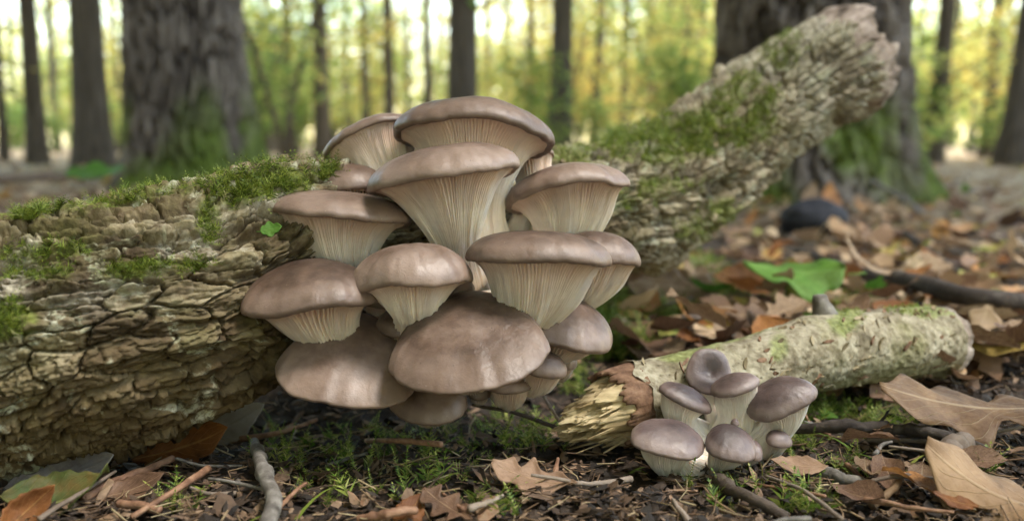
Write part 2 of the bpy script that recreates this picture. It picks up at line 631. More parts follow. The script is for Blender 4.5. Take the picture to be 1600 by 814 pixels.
M['soil'] = ground_mat()
M['litter'] = simple('forest_litter_bits', [(.08, (.008, .006, .005)), (.38, (.022, .015, .010)), (.58, (.050, .032, .021)), (.74, (.11, .068, .042)), (.88, (.24, .16, .10)), (.98, (.20, .08, .035))], 200, 4, .75, ((500, .5, .001),), 'island', .3)
M['needle'] = simple('dry_stalks_and_needles', [(.05, (.03, .020, .013)), (.4, (.10, .058, .032)), (.7, (.20, .13, .072)), (.95, (.40, .33, .19))], 200, 3, .7, ((600, .4, .0006),), 'island', .3)
M['twig'] = simple('dark_twig_bark', [(.2, (.045, .034, .027)), (.5, (.115, .085, .065)), (.8, (.25, .20, .16))], 160, 5, .8, ((300, .7, .0015),), 'object', .25)
M['twig_dark'] = simple('blackish_twig_bark', [(.3, (.018, .014, .012)), (.55, (.050, .040, .034)), (.8, (.12, .10, .088))], 90, 5, .85, ((200, .7, .002),), 'noise', .2)
M['twig_grey'] = simple('grey_twig_bark', [(.3, (.055, .047, .040)), (.5, (.14, .125, .11)), (.72, (.28, .26, .235))], 130, 5, .75, ((260, .6, .0015),), 'noise', .25)
M['twig_brown'] = simple('brown_twig_bark', [(.3, (.09, .045, .028)), (.5, (.20, .105, .062)), (.75, (.34, .21, .13))], 130, 5, .7, ((300, .6, .001),), 'noise', .3)
M['clod'] = simple('dark_stone', [(.3, (.012, .012, .014)), (.6, (.030, .030, .036)), (.8, (.06, .06, .065))], 25, 5, .7, ((60, .6, .006),))


def moss_mat(name, stops):
    t = NT(name)
    f = t.math('ADD', t.math('MULTIPLY', t.island(), .6), t.math('MULTIPLY', t.noise(t.coord(), 45, 3), .4))
    col = t.ramp(f, stops)
    return t.leafy(col, .35, .5)


M['moss'] = moss_mat('bright_green_moss', [(.16, (.075, .060, .022)), (.3, (.055, .085, .012)), (.55, (.14, .195, .024)), (.78, (.27, .31, .055)), (.95, (.42, .40, .13))])
M['moss_ground'] = moss_mat('olive_green_moss', [(.15, (.040, .085, .012)), (.4, (.11, .19, .025)), (.65, (.27, .31, .06)), (.9, (.46, .44, .16))])

# ------------------------------------------------------------------ ground (one sheet to the horizon)
def gz(x, y):
    x, y = np.asarray(x, float), np.asarray(y, float)
    r = np.hypot(x, y)
    far = sstep(2.0, 9.0, r)
    h = .010 * fbm(x * 4, y * 4, 0 * x + .3, 3, 11) * sstep(.2, .8, r) + .007 * fbm(x * 22, y * 22, 0 * x, 3, 23)
    h = h - .022 * np.exp(-(((x + .12) / .30) ** 2 + ((y - .60) / .10) ** 2))      # hollow under the lifted log
    h = h + far * (.10 * fbm(x * .25, y * .25, 0 * x + 4, 3, 31) + .06 * vnoise(x * .06, y * .06, 0 * x, 3)) * np.minimum(1, r / 20)
    return h


def build_ground():
    r = np.concatenate([np.geomspace(.02, .33, 14)[:-1], np.geomspace(.33, 1.6, 140)[:-1], np.geomspace(1.6, 260, 110)])
    a = np.concatenate([np.linspace(-36, 36, 360), np.linspace(36, 324, 62)[1:-1]]) * math.pi / 180
    Rg, Ag = np.meshgrid(r, a, indexing='ij')
    X, Yg = Rg * np.sin(Ag), Rg * np.cos(Ag)
    Z = gz(X, Yg) + .0035 * fbm(X * 130, Yg * 130, 0 * X, 3, 5) * (Rg < 3)
    P = np.stack([X, Yg, Z], -1)
    nu, nv = P.shape[:2]
    V = P.reshape(-1, 3)
    F4 = grid_faces(nu, nv, True)[:, ::-1]
    V = np.vstack([V, [0, 0, float(gz(0, 0))]])
    c = len(V) - 1
    F3 = np.array([((j + 1) % nv, j, c) for j in range(nv)])[:, ::-1]
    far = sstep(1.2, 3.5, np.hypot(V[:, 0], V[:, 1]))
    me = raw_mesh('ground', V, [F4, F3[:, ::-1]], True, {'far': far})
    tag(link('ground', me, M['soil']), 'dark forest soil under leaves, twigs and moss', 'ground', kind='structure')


build_ground()


GXS, GYS, GST = -4.0, 0.0, .01
_gx, _gy = np.meshgrid(np.arange(GXS, 4.0, GST), np.arange(GYS, 5.0, GST), indexing='ij')
GTAB = gz(_gx, _gy)


def gh(x, y):
    """ground height, from a table near the camera"""
    fx, fy = (x - GXS) / GST, (y - GYS) / GST
    i, j = int(fx), int(fy)
    if fx < 0 or fy < 0 or i >= GTAB.shape[0] - 1 or j >= GTAB.shape[1] - 1:
        return float(gz(np.array([x]), np.array([y]))[0])
    u, v = fx - i, fy - j
    return float(GTAB[i, j] * (1 - u) * (1 - v) + GTAB[i + 1, j] * u * (1 - v) + GTAB[i, j + 1] * (1 - u) * v + GTAB[i + 1, j + 1] * u * v)


def on_ground(px, py, lift=0.0):
    Y = .5
    for _ in range(14):
        p = at(px, py, Y)
        z = gh(p[0], p[1]) + lift
        d = (CAM_Z - z) / max((CAM_Z - p[2]) / Y, 1e-4)
        Y = .5 * Y + .5 * min(d, 40)
    return at(px, py, Y)


# ------------------------------------------------------------------ the mossy fallen log
def spline(pts, n):
    pts = np.asarray(pts, float)
    seg = np.linalg.norm(np.diff(pts[:, :3], axis=0), axis=1)
    t = np.concatenate([[0], np.cumsum(seg)])
    tt = np.linspace(0, t[-1], n)
    k = pts.shape[1]
    m = np.gradient(pts, t, axis=0)
    i = np.clip(np.searchsorted(t, tt) - 1, 0, len(t) - 2)
    h = (t[i + 1] - t[i])[:, None]
    u = ((tt - t[i]) / (t[i + 1] - t[i]))[:, None]
    return ((2 * u ** 3 - 3 * u ** 2 + 1) * pts[i] + (u ** 3 - 2 * u ** 2 + u) * h * m[i]
            + (-2 * u ** 3 + 3 * u ** 2) * pts[i + 1] + (u ** 3 - u ** 2) * h * m[i + 1]), tt


def frame_along(path):
    T = norm(np.gradient(path, axis=0))
    A = norm(np.cross(T, np.array([0, 0, 1.0])))      # sideways (towards the camera for a log running right)
    B = norm(np.cross(A, T))                          # up
    return T, A, B


def ellipse_mask(px, py, cx, cy, rx, ry, rot=0):
    c, s = math.cos(math.radians(rot)), math.sin(math.radians(rot))
    dx, dy = px - cx, py - cy
    return ((dx * c + dy * s) / rx) ** 2 + ((-dx * s + dy * c) / ry) ** 2


LOG = {}


def build_log():
    ctrl = []
    for (x, y, Y, r) in [(-420, 590, .43, .066), (-150, 562, .455, .067), (0, 541, .472, .066), (250, 484, .50, .063), (430, 426, .55, .060),
                         (640, 385, .62, .062), (860, 338, .735, .0600), (1000, 312, .82, .060), (1085, 266, .87, .058), (1160, 200, .91, .055),
                         (1240, 140, .94, .054), (1312, 104, .96, .055)]:
        ctrl.append([*at(x, y, Y), r])
    nu = 1040
    path, s = spline(ctrl, nu)
    rad = path[:, 3]
    path = path[:, :3]
    T, A, B = frame_along(path)
    th = np.concatenate([np.linspace(-70, 135, 325), np.linspace(135, 290, 34)[1:-1]]) * math.pi / 180      # 0 faces the camera, 90 is up
    nv = len(th)
    S, TH = np.meshgrid(s, th, indexing='ij')
    R = rad[:, None] * np.ones_like(TH)
    D = A[:, None, :] * np.cos(TH)[..., None] + B[:, None, :] * np.sin(TH)[..., None]
    cxn, syn = np.cos(TH) * 1.0, np.sin(TH) * 1.0
    # large lumps
    low = .0065 * fbm(S * 9, cxn * 1.2, syn * 1.2, 3, 3) + .004 * fbm(S * 26, cxn * 2.4, syn * 2.4, 2, 8)
    Plow = path[:, None, :] + D * (R + low)[..., None]
    c = TH * .064
    wx = .010 * fbm(S * 45, c * 45, 0 * S, 3, 41)
    wy = .005 * fbm(S * 45, c * 45, 0 * S + 9, 3, 43)
    right = sstep(s[-1] * .52, s[-1] * .66, S)
    # long furrows running with the grain (left), scaly plates (right)
    fur = fbm(S * 11 + wx * 20, c * 105 + wy * 30, 0 * S, 3, 51)
    furrow = -np.exp(-(fur / .13) ** 2)
    ter = fbm(S * 7, c * 62, 0 * S + 3, 3, 57)
    terr = (np.floor(ter * 7) + sstep(.78, .98, ter * 7 - np.floor(ter * 7)) + .25 * (ter * 7 - np.floor(ter * 7))) / 7
    # plates
    f1, f2, id1, ox, oy = voro2((S + wx) / .021 + 50, (c + wy) / .0115 + 50, 61)
    key1 = VKEY[0]
    e1 = sstep(.015, .10, f2 - f1)
    g1, g2, id2, qx, qy = voro2((S + wx * .6) / .0185 + 20, (c + wy * .8) / .0115 + 20, 67)
    key2 = VKEY[0] + 10 ** 9
    e2 = sstep(.03, .18, g2 - g1)
    h1, h2, id3, rx_, ry_ = voro2((S + wx * .4) / .0062 + 20, (c + wy * .5) / .0036 + 20, 71)
    e3 = sstep(.02, .12, h2 - h1)
    lay = fbm(S * 30 + wx * 30, c * 190 + wy * 60, 0 * S + 5, 3, 58)
    lay = (np.floor(lay * 6) + sstep(.75, 1.0, lay * 6 - np.floor(lay * 6))) / 6
    left_d = (.0064 * furrow + .0095 * terr + .0020 * lay + e1 * (.0030 * id1 + .0022 * (ox * (id1 - .5) * 2 + oy * .8)) - .0046 * (1 - e1)
              + .0019 * e3 * id3 - .0014 * (1 - e3)) + .0006 * (1 - np.abs(fbm(S * 120 + wx * 40, c * 420, 0 * S + 2, 2, 88)) * 2.5).clip(0, 1) - .001
    right_d = (.0040 * furrow + .006 * terr + .0014 * lay + e2 * (.0056 * id2 + .0040 * (qx * .9 + qy * (id2 - .3))) - .0066 * (1 - e2) + .0009 * e3 * id3 - .0008 * (1 - e3))
    fine = .0007 * fbm(S * 420, c * 520, 0 * S, 3, 81)
    disp = left_d * (1 - right) + right_d * right + fine
    # deep rot pockets
    bite = sstep(.42, .62, fbm(S * 16, c * 24, 0 * S + 7, 3, 91))
    disp = disp - .007 * bite
    # thick raised slab of bark on the upper shoulder (left)
    px0, py0, _ = project(Plow)
    edge = 62 + 6 * fbm(S * 30, 0 * S, 0 * S, 3, 95)
    slab = sstep(edge - 3, edge + 3, np.degrees(TH)) * (1 - sstep(s[-1] * .40, s[-1] * .5, S))
    disp = disp + .005 * slab
    P = path[:, None, :] + D * (R + low + disp)[..., None]
    # torn right-hand end: bark ends unevenly
    N = grid_normals(P)
    flip = np.sign(np.mean(np.sum(N * D, -1)))
    N = N * flip
    PX, PY, DP = project(P)
    face = -np.sum(norm(P - np.array([0, 0, CAM_Z])) * N, -1)
    nz = fbm(P[..., 0] * 40, P[..., 1] * 40, P[..., 2] * 40, 3, 99)
    moss = np.zeros_like(PX)
    for (ex, ey, ea, eb, rot) in LOGMOSS:
        moss = np.maximum(moss, 1 - sstep(.55, 1.25, ellipse_mask(PX, PY, ex, ey, ea, eb, rot) + nz * .7))
    moss = moss * (face > -.35)
    under = 1 - sstep(-.028, .012, (P - path[:, None, :])[..., 2] + .02 * nz)  # lower side darker brown, with the falloff of light put into the colour
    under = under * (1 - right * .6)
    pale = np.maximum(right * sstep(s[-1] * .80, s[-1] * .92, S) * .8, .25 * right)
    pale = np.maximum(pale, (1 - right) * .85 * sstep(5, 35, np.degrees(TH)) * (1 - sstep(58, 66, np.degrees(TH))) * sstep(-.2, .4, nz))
    plate = np.where(right > .5, id2, id1) * .7 + .3 * id3
    LOG.update(dict(P=P, N=N, Plow=Plow, D=D, PX=PX, PY=PY, face=face, s=s, th=th, path=path, rad=rad, T=T, A=A, B=B, disp=disp))
    root = empty('fallen_log', (path[250][0], path[250][1], 0))
    tag(root, 'thick mossy fallen log with rough flaking bark carrying the large mushrooms', 'log')
    LOG['root'] = root
    faces = grid_faces(nu, nv, True)
    key = np.where(right > .5, key2, key1).reshape(-1)
    fkey = key[faces[:, 0]]
    if flip > 0:
        faces = faces[:, ::-1]
    # the plates that show largest become pieces of their own
    vis = ((face > .05) & (PX > -10) & (PX < 1420) & ~((PX > 500) & (PX < 860) & (PY > 300))).reshape(-1)
    area = (F_PX / DP.reshape(-1)) ** 2 * vis
    uk, inv = np.unique(key, return_inverse=True)
    tot = np.bincount(inv, weights=area)
    chosen = uk[np.argsort(-tot)[:295]]
    Vl = local(P, root).reshape(-1, 3)
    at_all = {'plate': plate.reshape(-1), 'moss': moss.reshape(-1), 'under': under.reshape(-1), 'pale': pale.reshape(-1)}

    def sub(fs):
        used, idx = np.unique(fs, return_inverse=True)
        return Vl[used], idx.reshape(fs.shape), {k: v[used] for k, v in at_all.items()}
    rest = faces[~np.isin(fkey, chosen)]
    V, Fq, A_ = sub(rest)
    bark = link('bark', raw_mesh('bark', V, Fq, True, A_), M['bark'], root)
    order = np.argsort(fkey, kind='stable')
    fk = fkey[order]
    for k_ in chosen:
        a0, a1 = np.searchsorted(fk, k_), np.searchsorted(fk, k_, 'right')
        V, Fq, A_ = sub(faces[order[a0:a1]])
        link('bark_plate', raw_mesh('bark_plate', V, Fq, True, A_), M['bark'], bark)
    LOG['bark'] = bark
    # broken end: rough wood standing past the bark
    nr, na = 46, 150
    rr = np.linspace(0, 1.03, nr)
    aa = np.linspace(0, 2 * np.pi, na, endpoint=False)
    RR, AA = np.meshgrid(rr, aa, indexing='ij')
    ya, yb = RR * np.cos(AA), RR * np.sin(AA)
    v1, v2, vid, vx, vy = voro2(ya * 4.2 + 9, yb * 4.2 + 9, 5)
    q1 = fbm(ya * 2.2, yb * 2.2, 0 * ya + 2, 3, 6) * 5
    ext = .014 + .010 * vid * sstep(0, .25, v2 - v1) + .0045 * (np.floor(q1) + sstep(.7, 1, q1 - np.floor(q1))) + .006 * fbm(ya * 9, yb * 9, 0 * ya, 4, 7)
    ext = ext + .012 * sstep(-.2, .9, ya * .4 + yb) - .016 * sstep(.86, 1.0, RR)
    prof = RR * (1 + .05 * fbm(np.cos(AA) * 3, np.sin(AA) * 3, 0 * AA, 3, 8))
    e = path[-1]
    PE = e + T[-1] * ext[..., None] + (A[-1] * (prof * np.cos(AA))[..., None] + B[-1] * (prof * np.sin(AA))[..., None]) * (rad[-1] + .004)
    ring = e + T[-1] * (-.02) + (A[-1] * np.cos(aa)[:, None] + B[-1] * np.sin(aa)[:, None]) * rad[-1] * .95
    PE = np.concatenate([PE, ring[None]], 0)
    me = raw_mesh('broken_end', local(PE, root).reshape(-1, 3), grid_faces(nr + 1, na, True), True)
    o = link('broken_end', me, M['wood_pink'], root)
    o['label'] = 'pinkish grey broken wood at the raised end'
    # loose bark pieces
    bark_pieces(root)


def surf(i, j, arr):
    nu, nv = arr.shape[:2]
    i = np.clip(i, 0, nu - 1.001)
    j = np.clip(j, 0, nv - 1.001)
    a, b = np.floor(i).astype(int), np.floor(j).astype(int)
    u, v = (i - a)[..., None], (j - b)[..., None]
    return arr[a, b] * (1 - u) * (1 - v) + arr[a + 1, b] * u * (1 - v) + arr[a, b + 1] * (1 - u) * v + arr[a + 1, b + 1] * u * v


def bark_pieces(root):
    r = np.random.default_rng(21)
    s, th, Plow, D, PX, PY, face = (LOG[k] for k in ('s', 'th', 'Plow', 'D', 'PX', 'PY', 'face'))
    ds = s[1] - s[0]
    dth = th[1] - th[0]
    placed = []
    tries = 0
    dsm = LOG['disp'].copy()
    for _ in range(3):
        dsm = np.maximum(dsm, np.maximum(np.roll(dsm, 1, 0), np.roll(dsm, 1, 1)))
    while len(placed) < 10 and tries < 20000:
        tries += 1
        i = r.integers(30, len(s) - 40)
        j = r.integers(3, 320)
        x, y = PX[i, j], PY[i, j]
        if not (-20 < x < 1400) or face[i, j] < -.05:
            continue
        if 430 < x < 930 and y > 290:
            continue
        if any(abs(x - a) < c_ * .8 and abs(y - b) < d_ * .8 for a, b, c_, d_ in placed):
            continue
        right = x > 860
        L = r.uniform(.003, .007) if right else r.uniform(.003, .006)
        W = L * (r.uniform(.45, .9) if right else r.uniform(.25, .5))
        k = 10
        ang = np.linspace(0, 2 * np.pi, k, endpoint=False) + r.uniform(-.2, .2, k)
        rd = r.uniform(.68, 1.12, k)
        u = np.sign(np.cos(ang)) * np.abs(np.cos(ang)) ** .75 * rd * L
        v = np.sign(np.sin(ang)) * np.abs(np.sin(ang)) ** .75 * rd * W
        rot = r.normal(0, .22)
        u, v = u * math.cos(rot) - v * math.sin(rot), u * math.sin(rot) + v * math.cos(rot)
        base = float(np.percentile(dsm[max(i - 6, 0):i + 7, max(j - 6, 0):j + 7], 55)) + .0002
        tk = r.uniform(.0006, .0013)
        tu, tv = r.normal(0, .08), r.normal(0, .10) - .06

        def pt(f, lift):
            uu, vv = u * f, v * f
            ii, jj = i + uu / ds, j + vv / (dth * .064)
            return surf(ii, jj, Plow) + surf(ii, jj, D) * (base + lift + uu * tu + vv * tv)[:, None]
        jit = r.uniform(-.0004, .0004, k)
        bot = pt(1.0, -.004 + 0 * u)
        rim = pt(.98, tk * .55 + jit)
        inn = pt(.62, tk + jit * 1.5)
        cen = inn.mean(0, keepdims=True) + surf(np.array([float(i)]), np.array([float(j)]), D) * r.uniform(-.0004, .0005)
        V = np.vstack([bot, rim, inn, cen])
        F4, F3 = [], []
        for q in range(k):
            n_ = (q + 1) % k
            F4 += [(q, n_, k + n_, k + q), (k + q, k + n_, 2 * k + n_, 2 * k + q)]
            F3.append((2 * k + q, 2 * k + n_, 3 * k))
        # orient outward
        c0 = np.cross(V[2 * k + 1] - V[2 * k], V[3 * k] - V[2 * k])
        if np.dot(c0, D[i, j]) < 0:
            F4 = [f[::-1] for f in F4]
            F3 = [f[::-1] for f in F3]
        me = raw_mesh('bark_flake', V - (np.array(root.location))[None], [np.array(F4), np.array(F3)], False)
        link('bark_flake', me, M['flake'], LOG['bark'])
        placed.append((x, y, L * F_PX / .55, W * F_PX / .55))


LOGMOSS = [(415, 290, 95, 26, -14), (325, 340, 22, 34, 0), (50, 326, 60, 14, -5), (15, 505, 45, 34, 0), (1060, 218, 130, 36, -8),
           (930, 232, 70, 24, -8), (1185, 185, 22, 60, 30), (60, 395, 70, 12, -5), (1120, 345, 60, 30, -20), (1220, 75, 34, 34, 0), (60, 430, 50, 8, 0), (1000, 300, 90, 18, -10), (1140, 150, 60, 22, -42), (200, 308, 130, 12, -8), (230, 420, 80, 14, -6)]
build_log()

# ------------------------------------------------------------------ oyster mushrooms
def hrm(x, xs, ys):
    """smooth monotone-ish interpolation of a profile"""
    xs, ys = np.asarray(xs, float), np.asarray(ys, float)
    m = np.gradient(ys, xs)
    i = np.clip(np.searchsorted(xs, x) - 1, 0, len(xs) - 2)
    h = xs[i + 1] - xs[i]
    u = (x - xs[i]) / h
    return ((2 * u ** 3 - 3 * u ** 2 + 1) * ys[i] + (u ** 3 - 2 * u ** 2 + u) * h * m[i]
            + (-2 * u ** 3 + 3 * u ** 2) * ys[i + 1] + (u ** 3 - u ** 2) * h * m[i + 1])


def mushroom(label, c, a, b, D, tilt, roll, base, stem, thick=8, yaw=0, wave=.05, rip=0.0, dip=0.0, gills=90, seed=1, ecc=.25, small=False,
             group='oyster mushrooms on the fallen log', bendk=.45, flare=2.0, droop=0.0, edge_pow=2.3, shift=.12, fan=.08):
    """c=(px,py,Y) rim centre; a,b,D,thick,stem in photo pixels at that distance; base=(px,py,Y)"""
    k = c[2] / F_PX
    c0 = at(*c)
    b0 = at(*base)
    a, b, D, thick, stem = a * k, b * k, D * k, thick * k, stem * k * 1.12
    rt, rr_, ry = math.radians(tilt), math.radians(roll), math.radians(yaw)
    Rm = np.array(Matrix.Rotation(-rr_, 3, 'Y') @ Matrix.Rotation(rt, 3, 'X') @ Matrix.Rotation(ry, 3, 'Z'))
    e1, e2, n = Rm[:, 0], Rm[:, 1], Rm[:, 2]
    r = np.random.default_rng(seed)
    ng = int(gills * 1.25) // 3 * 3
    spg = 4
    na = ng * spg
    th = np.linspace(0, 2 * np.pi, na, endpoint=False)
    ph = r.uniform(0, 6.28, 12)
    am = r.normal(0, 1, 12)
    rad = 1 + 1.5 * wave * sum(am[q] * np.cos((q + 1) * th + ph[q]) / (q + 1) ** .8 for q in range(5)) * .6
    rad = rad + .012 * np.cos(9 * th + ph[5]) * am[5] * .5 + .006 * np.cos(17 * th + ph[6])
    wav = (rip * 1.5 * a + .025 * a) * sum(am[6 + q] * np.cos((q + 2) * th + ph[6 + q]) / (q + 1) for q in range(4)) * .5
    sq = np.sign(np.cos(th)) * np.abs(np.cos(th)) ** .94
    fanw = 1 - fan * np.clip(np.sin(th), -.3, 1)
    rim = e1[None] * (a * rad * sq * fanw)[:, None] + e2[None] * (b * rad * np.sin(th))[:, None]
    # ---- cap top
    nr = 28
    t = np.linspace(0, 1, nr)
    rho = np.sin(t * np.pi / 2) ** .9
    z = D * np.maximum(1 - rho ** edge_pow, 0) ** .58
    if dip:
        z = z - dip * D * np.exp(-(rho / .42) ** 2)
    rr2 = np.concatenate([rho[1:], [1.004, .995, .972, .94, .905]])
    z2 = np.concatenate([z[1:], [-.30 * thick, -.68 * thick, -.92 * thick, -.95 * thick, -.80 * thick]])
    lump = .030 * D * fbm(np.cos(th)[None] * rr2[:, None] * 2.2 + seed, np.sin(th)[None] * rr2[:, None] * 2.2, 0 * th[None] + seed, 3, seed)
    lump = lump + .010 * D * fbm(np.cos(th)[None] * rr2[:, None] * 8 + seed, np.sin(th)[None] * rr2[:, None] * 8, 0 * th[None], 2, seed + 4)
    lump = lump + sstep(.55, .97, rr2)[:, None] * D * (.035 * fbm(np.cos(th)[None] * 7 + seed, np.sin(th)[None] * 7, rr2[:, None] * 2.0, 2, seed + 21) + .014 * fbm(np.cos(th)[None] * 20 + seed, np.sin(th)[None] * 20, rr2[:, None] * 5, 2, seed + 22))
    wv = (rr2 ** 2)[:, None] * wav[None]
    dr = -droop * a * (np.clip(rr2, 0, 1) ** 3)[:, None] * np.ones_like(th)[None]
    zs = np.clip(z2, 0, None) / max(D, 1e-6)
    Pt = c0 + rim[None] * rr2[:, None, None] + n * (z2[:, None] + lump + wv + dr)[..., None] + e2 * (shift * b * zs)[:, None, None]
    apex = c0 + n * (z[0] + float(lump[0].mean())) + e2 * shift * b * z[0] / D
    root = empty('oyster_mushroom', b0)
    tag(root, label, 'mushroom', group)
    Pc = Pt[:, ::3] if na % 3 == 0 else Pt[:, ::2]
    nc = Pc.shape[1]
    V = np.vstack([apex[None], Pc.reshape(-1, 3)])
    m = Pc.shape[0]
    F4 = grid_faces(m, nc, True, 1)
    F3 = np.array([(0, 1 + (j + 1) % nc, 1 + j) for j in range(nc)])
    radattr = np.concatenate([[0], np.repeat(np.clip(rr2, 0, 1), nc)])
    radattr[1 + (len(rho) - 1) * nc:] = 1
    me = raw_mesh('cap', local(V, root), [F4[:, ::-1], F3[:, ::-1]], True, {'rad': radattr})
    link('cap', me, M['cap_small'] if small else M['cap'], root)
    # ---- underside: gills running down into the stem
    last = Pt[-1]
    S0 = c0 - n * (.80 * thick + droop * a * .7) + e2 * (ecc * b)
    L = np.linalg.norm(b0 - S0)
    ctrl = S0 - n * L * bendk
    nh = 31
    tt = np.linspace(0, 1, nh)
    hs = hrm(tt, [0, .12, .28, .45, .62, .8, 1.0], [0, .016 * flare, .060 * flare, .135 * flare, .235 * flare, min(.36 * flare, .80), 1.0])
    ws = hrm(tt, [0, .12, .28, .45, .62, .8, 1.0], [1, .84, .60, .36, .16, .035, 0])
    ws = np.clip(ws, 0, 1)
    hs = np.clip(hs, 0, 1)
    Sp = ((1 - hs) ** 2)[:, None] * S0 + (2 * hs * (1 - hs))[:, None] * ctrl + (hs ** 2)[:, None] * b0
    Tn = norm((2 * (1 - hs))[:, None] * (ctrl - S0) + (2 * hs)[:, None] * (b0 - ctrl) + 1e-9)
    E1 = norm(e1[None] - np.sum(e1[None] * Tn, -1, keepdims=True) * Tn)
    E2 = norm(np.cross(E1, Tn))
    E2 = E2 * np.sign(np.sum(E2 * e2[None], -1, keepdims=True) + 1e-9)
    srad = stem * (1 + .22 * hs - .30 * np.exp(-((hs - .55) / .28) ** 2))
    sring = 1 + .10 * np.cos(2 * th + ph[8]) + .06 * np.cos(3 * th + ph[9]) + .05 * np.cos(5 * th + ph[10])
    ring = (E1[:, None, :] * np.cos(th)[None, :, None] + E2[:, None, :] * np.sin(th)[None, :, None]) * (srad[:, None] * sring[None])[..., None]
    Pu = Sp[:, None, :] + ws[:, None, None] * (last - S0)[None] + (1 - ws)[:, None, None] * ring
    Nn = grid_normals(Pu)
    out = Pu - (Sp + (c0 - S0))[:, None, :]
    ctr = Pu.mean(1, keepdims=True) + n * a * .25
    sg = np.sign(np.sum(Nn * (Pu - ctr), -1).mean())
    Nn = Nn * sg
    # gill relief
    warp = th + .05 * np.sin(3 * th + ph[1]) + .03 * np.sin(7 * th + ph[2])
    gi = warp[None] * ng / (2 * np.pi) + .35 * fbm(tt[:, None] * 3, np.cos(th)[None] * 5, np.sin(th)[None] * 5, 2, seed + 3)
    fr = gi - np.floor(gi)
    valley = np.exp(-((fr - .5) / .26) ** 2)
    gid = np.floor(gi)
    strength = .55 + .45 * _hash(gid, gid * 0, gid * 0, seed)
    circ = 2 * np.pi * np.linalg.norm(Pu - Sp[:, None, :], axis=-1) / ng
    env = sstep(0, .07, tt) * (1 - .9 * sstep(.42, .86, tt))
    dep = np.minimum(circ * 2.0, .0050) * env[:, None] * valley * strength
    coarse = .0013 * (1 - .5 * sstep(.85, 1, tt))[:, None] * sstep(.15, .5, tt)[:, None] * fbm(np.cos(th)[None] * 9, np.sin(th)[None] * 9, tt[:, None] * 1.6, 3, seed + 8) * (stem / .012)
    Pu = Pu - Nn * dep[..., None] + Nn * coarse[..., None]
    Pu[0] = last
    down = np.repeat(tt, na) + .0
    cut = 19
    gme = raw_mesh('gills', local(Pu[:cut + 1], root).reshape(-1, 3), grid_faces(cut + 1, na, True), True, {'down': down[:(cut + 1) * na]})
    sme = raw_mesh('stem', local(Pu[cut:], root).reshape(-1, 3), grid_faces(nh - cut, na, True), True, {'down': down[cut * na:]})
    mu = M['under_small'] if small else M['under']
    link('gills', gme, mu, root)
    link('stem', sme, mu, root)
    return root


big = 'oyster mushrooms of the large cluster on the fallen log'
sml = 'oyster mushrooms of the small cluster by the pale branch'
# label, centre, a, b, D, tilt, roll, base, stem radius
mushroom('broad topmost oyster mushroom, its gills showing under a raised front rim', (743, 214, .555), 122, 95, 56, -18, -4, (770, 430, .580), 40, 9, seed=3, gills=120, rip=.05, group=big, wave=.04, flare=1.6, ecc=.1)
mushroom('upward-tilted oyster mushroom behind the topmost cap, fanned gills facing forward', (588, 224, .580), 76, 60, 32, -30, 22, (690, 420, .60), 26, 7, seed=5, gills=90, group=big, ecc=-.1, flare=1.8)
mushroom('small lobed oyster mushroom tucked under the rim of the topmost cap', (828, 248, .585), 38, 34, 10, -20, 14, (780, 400, .59), 20, 5, seed=6, gills=50, group=big)
mushroom('trumpet-shaped oyster mushroom with long exposed gills and a pale ridged stem', (696, 279, .510), 115, 88, 52, -11, 10, (716, 428, .555), 34, 10, seed=8, gills=110, group=big, wave=.04, flare=1.7, ecc=.1, rip=.04)
mushroom('small flat oyster cap half hidden between two larger caps over the log', (540, 292, .560), 64, 54, 36, -3, 3, (640, 420, .59), 24, 6, seed=9, gills=60, group=big)
mushroom('broad oyster cap jutting out over the log beside the green moss', (530, 338, .520), 108, 84, 40, -9, -4, (608, 468, .56), 44, 9, seed=11, gills=100, group=big, wave=.05, flare=1.6, ecc=.1, rip=.05, shift=.2)
mushroom('oyster mushroom with slanted cap reaching toward the raised end of the log', (886, 299, .560), 97, 76, 42, -12, 12, (822, 425, .585), 46, 8, seed=13, gills=100, group=big, wave=.04, flare=1.6, rip=.05)
mushroom('tiny rounded oyster bud poking out against the dark log bark', (519, 389, .545), 17, 15, 14, 5, -10, (560, 425, .57), 10, 3, seed=14, gills=30, group=big)
mushroom('pale grey oyster cap overlapped by the wide flat cap, rim over the log', (937, 400, .535), 64, 56, 38, -4, -8, (850, 478, .575), 34, 7, seed=16, gills=70, group=big)
mushroom('wide flat-topped oyster mushroom with thick cream gills running down its side', (843, 403, .485), 117, 88, 42, -7, -2, (778, 512, .545), 52, 9, seed=17, gills=110, group=big, wave=.035, flare=1.7, edge_pow=3.0, ecc=.1, rip=.03)
mushroom('tiny pale oyster bud under the overlapped pale grey cap', (906, 455, .555), 18, 17, 14, 0, 0, (880, 480, .575), 9, 3, seed=18, gills=30, group=big)
mushroom('domed oyster mushroom with a short ridged stem in the middle of the cluster', (645, 438, .478), 93, 76, 58, -6, 5, (646, 508, .515), 34, 9, seed=20, gills=90, group=big, wave=.05, flare=1.3, rip=.06, ecc=.0)
mushroom('long brown oyster cap stretched out across the face of the log', (490, 462, .480), 106, 82, 52, 5, 2, (612, 525, .54), 44, 10, seed=22, gills=80, group=big, wave=.05, rip=.06, shift=.3, flare=1.6)
mushroom('large brown shell-shaped oyster cap hanging low beside the dark hollow', (546, 575, .480), 106, 98, 54, 18, -10, (650, 530, .56), 36, 7, seed=24, gills=80, group=big, wave=.05, ecc=.4, shift=.7, fan=.3, edge_pow=1.75)
mushroom('lowest oyster mushroom, a shaded brown cap just above the ground', (675, 628, .505), 62, 56, 34, 18, -2, (690, 590, .56), 22, 6, seed=26, gills=60, group=big, shift=.3)
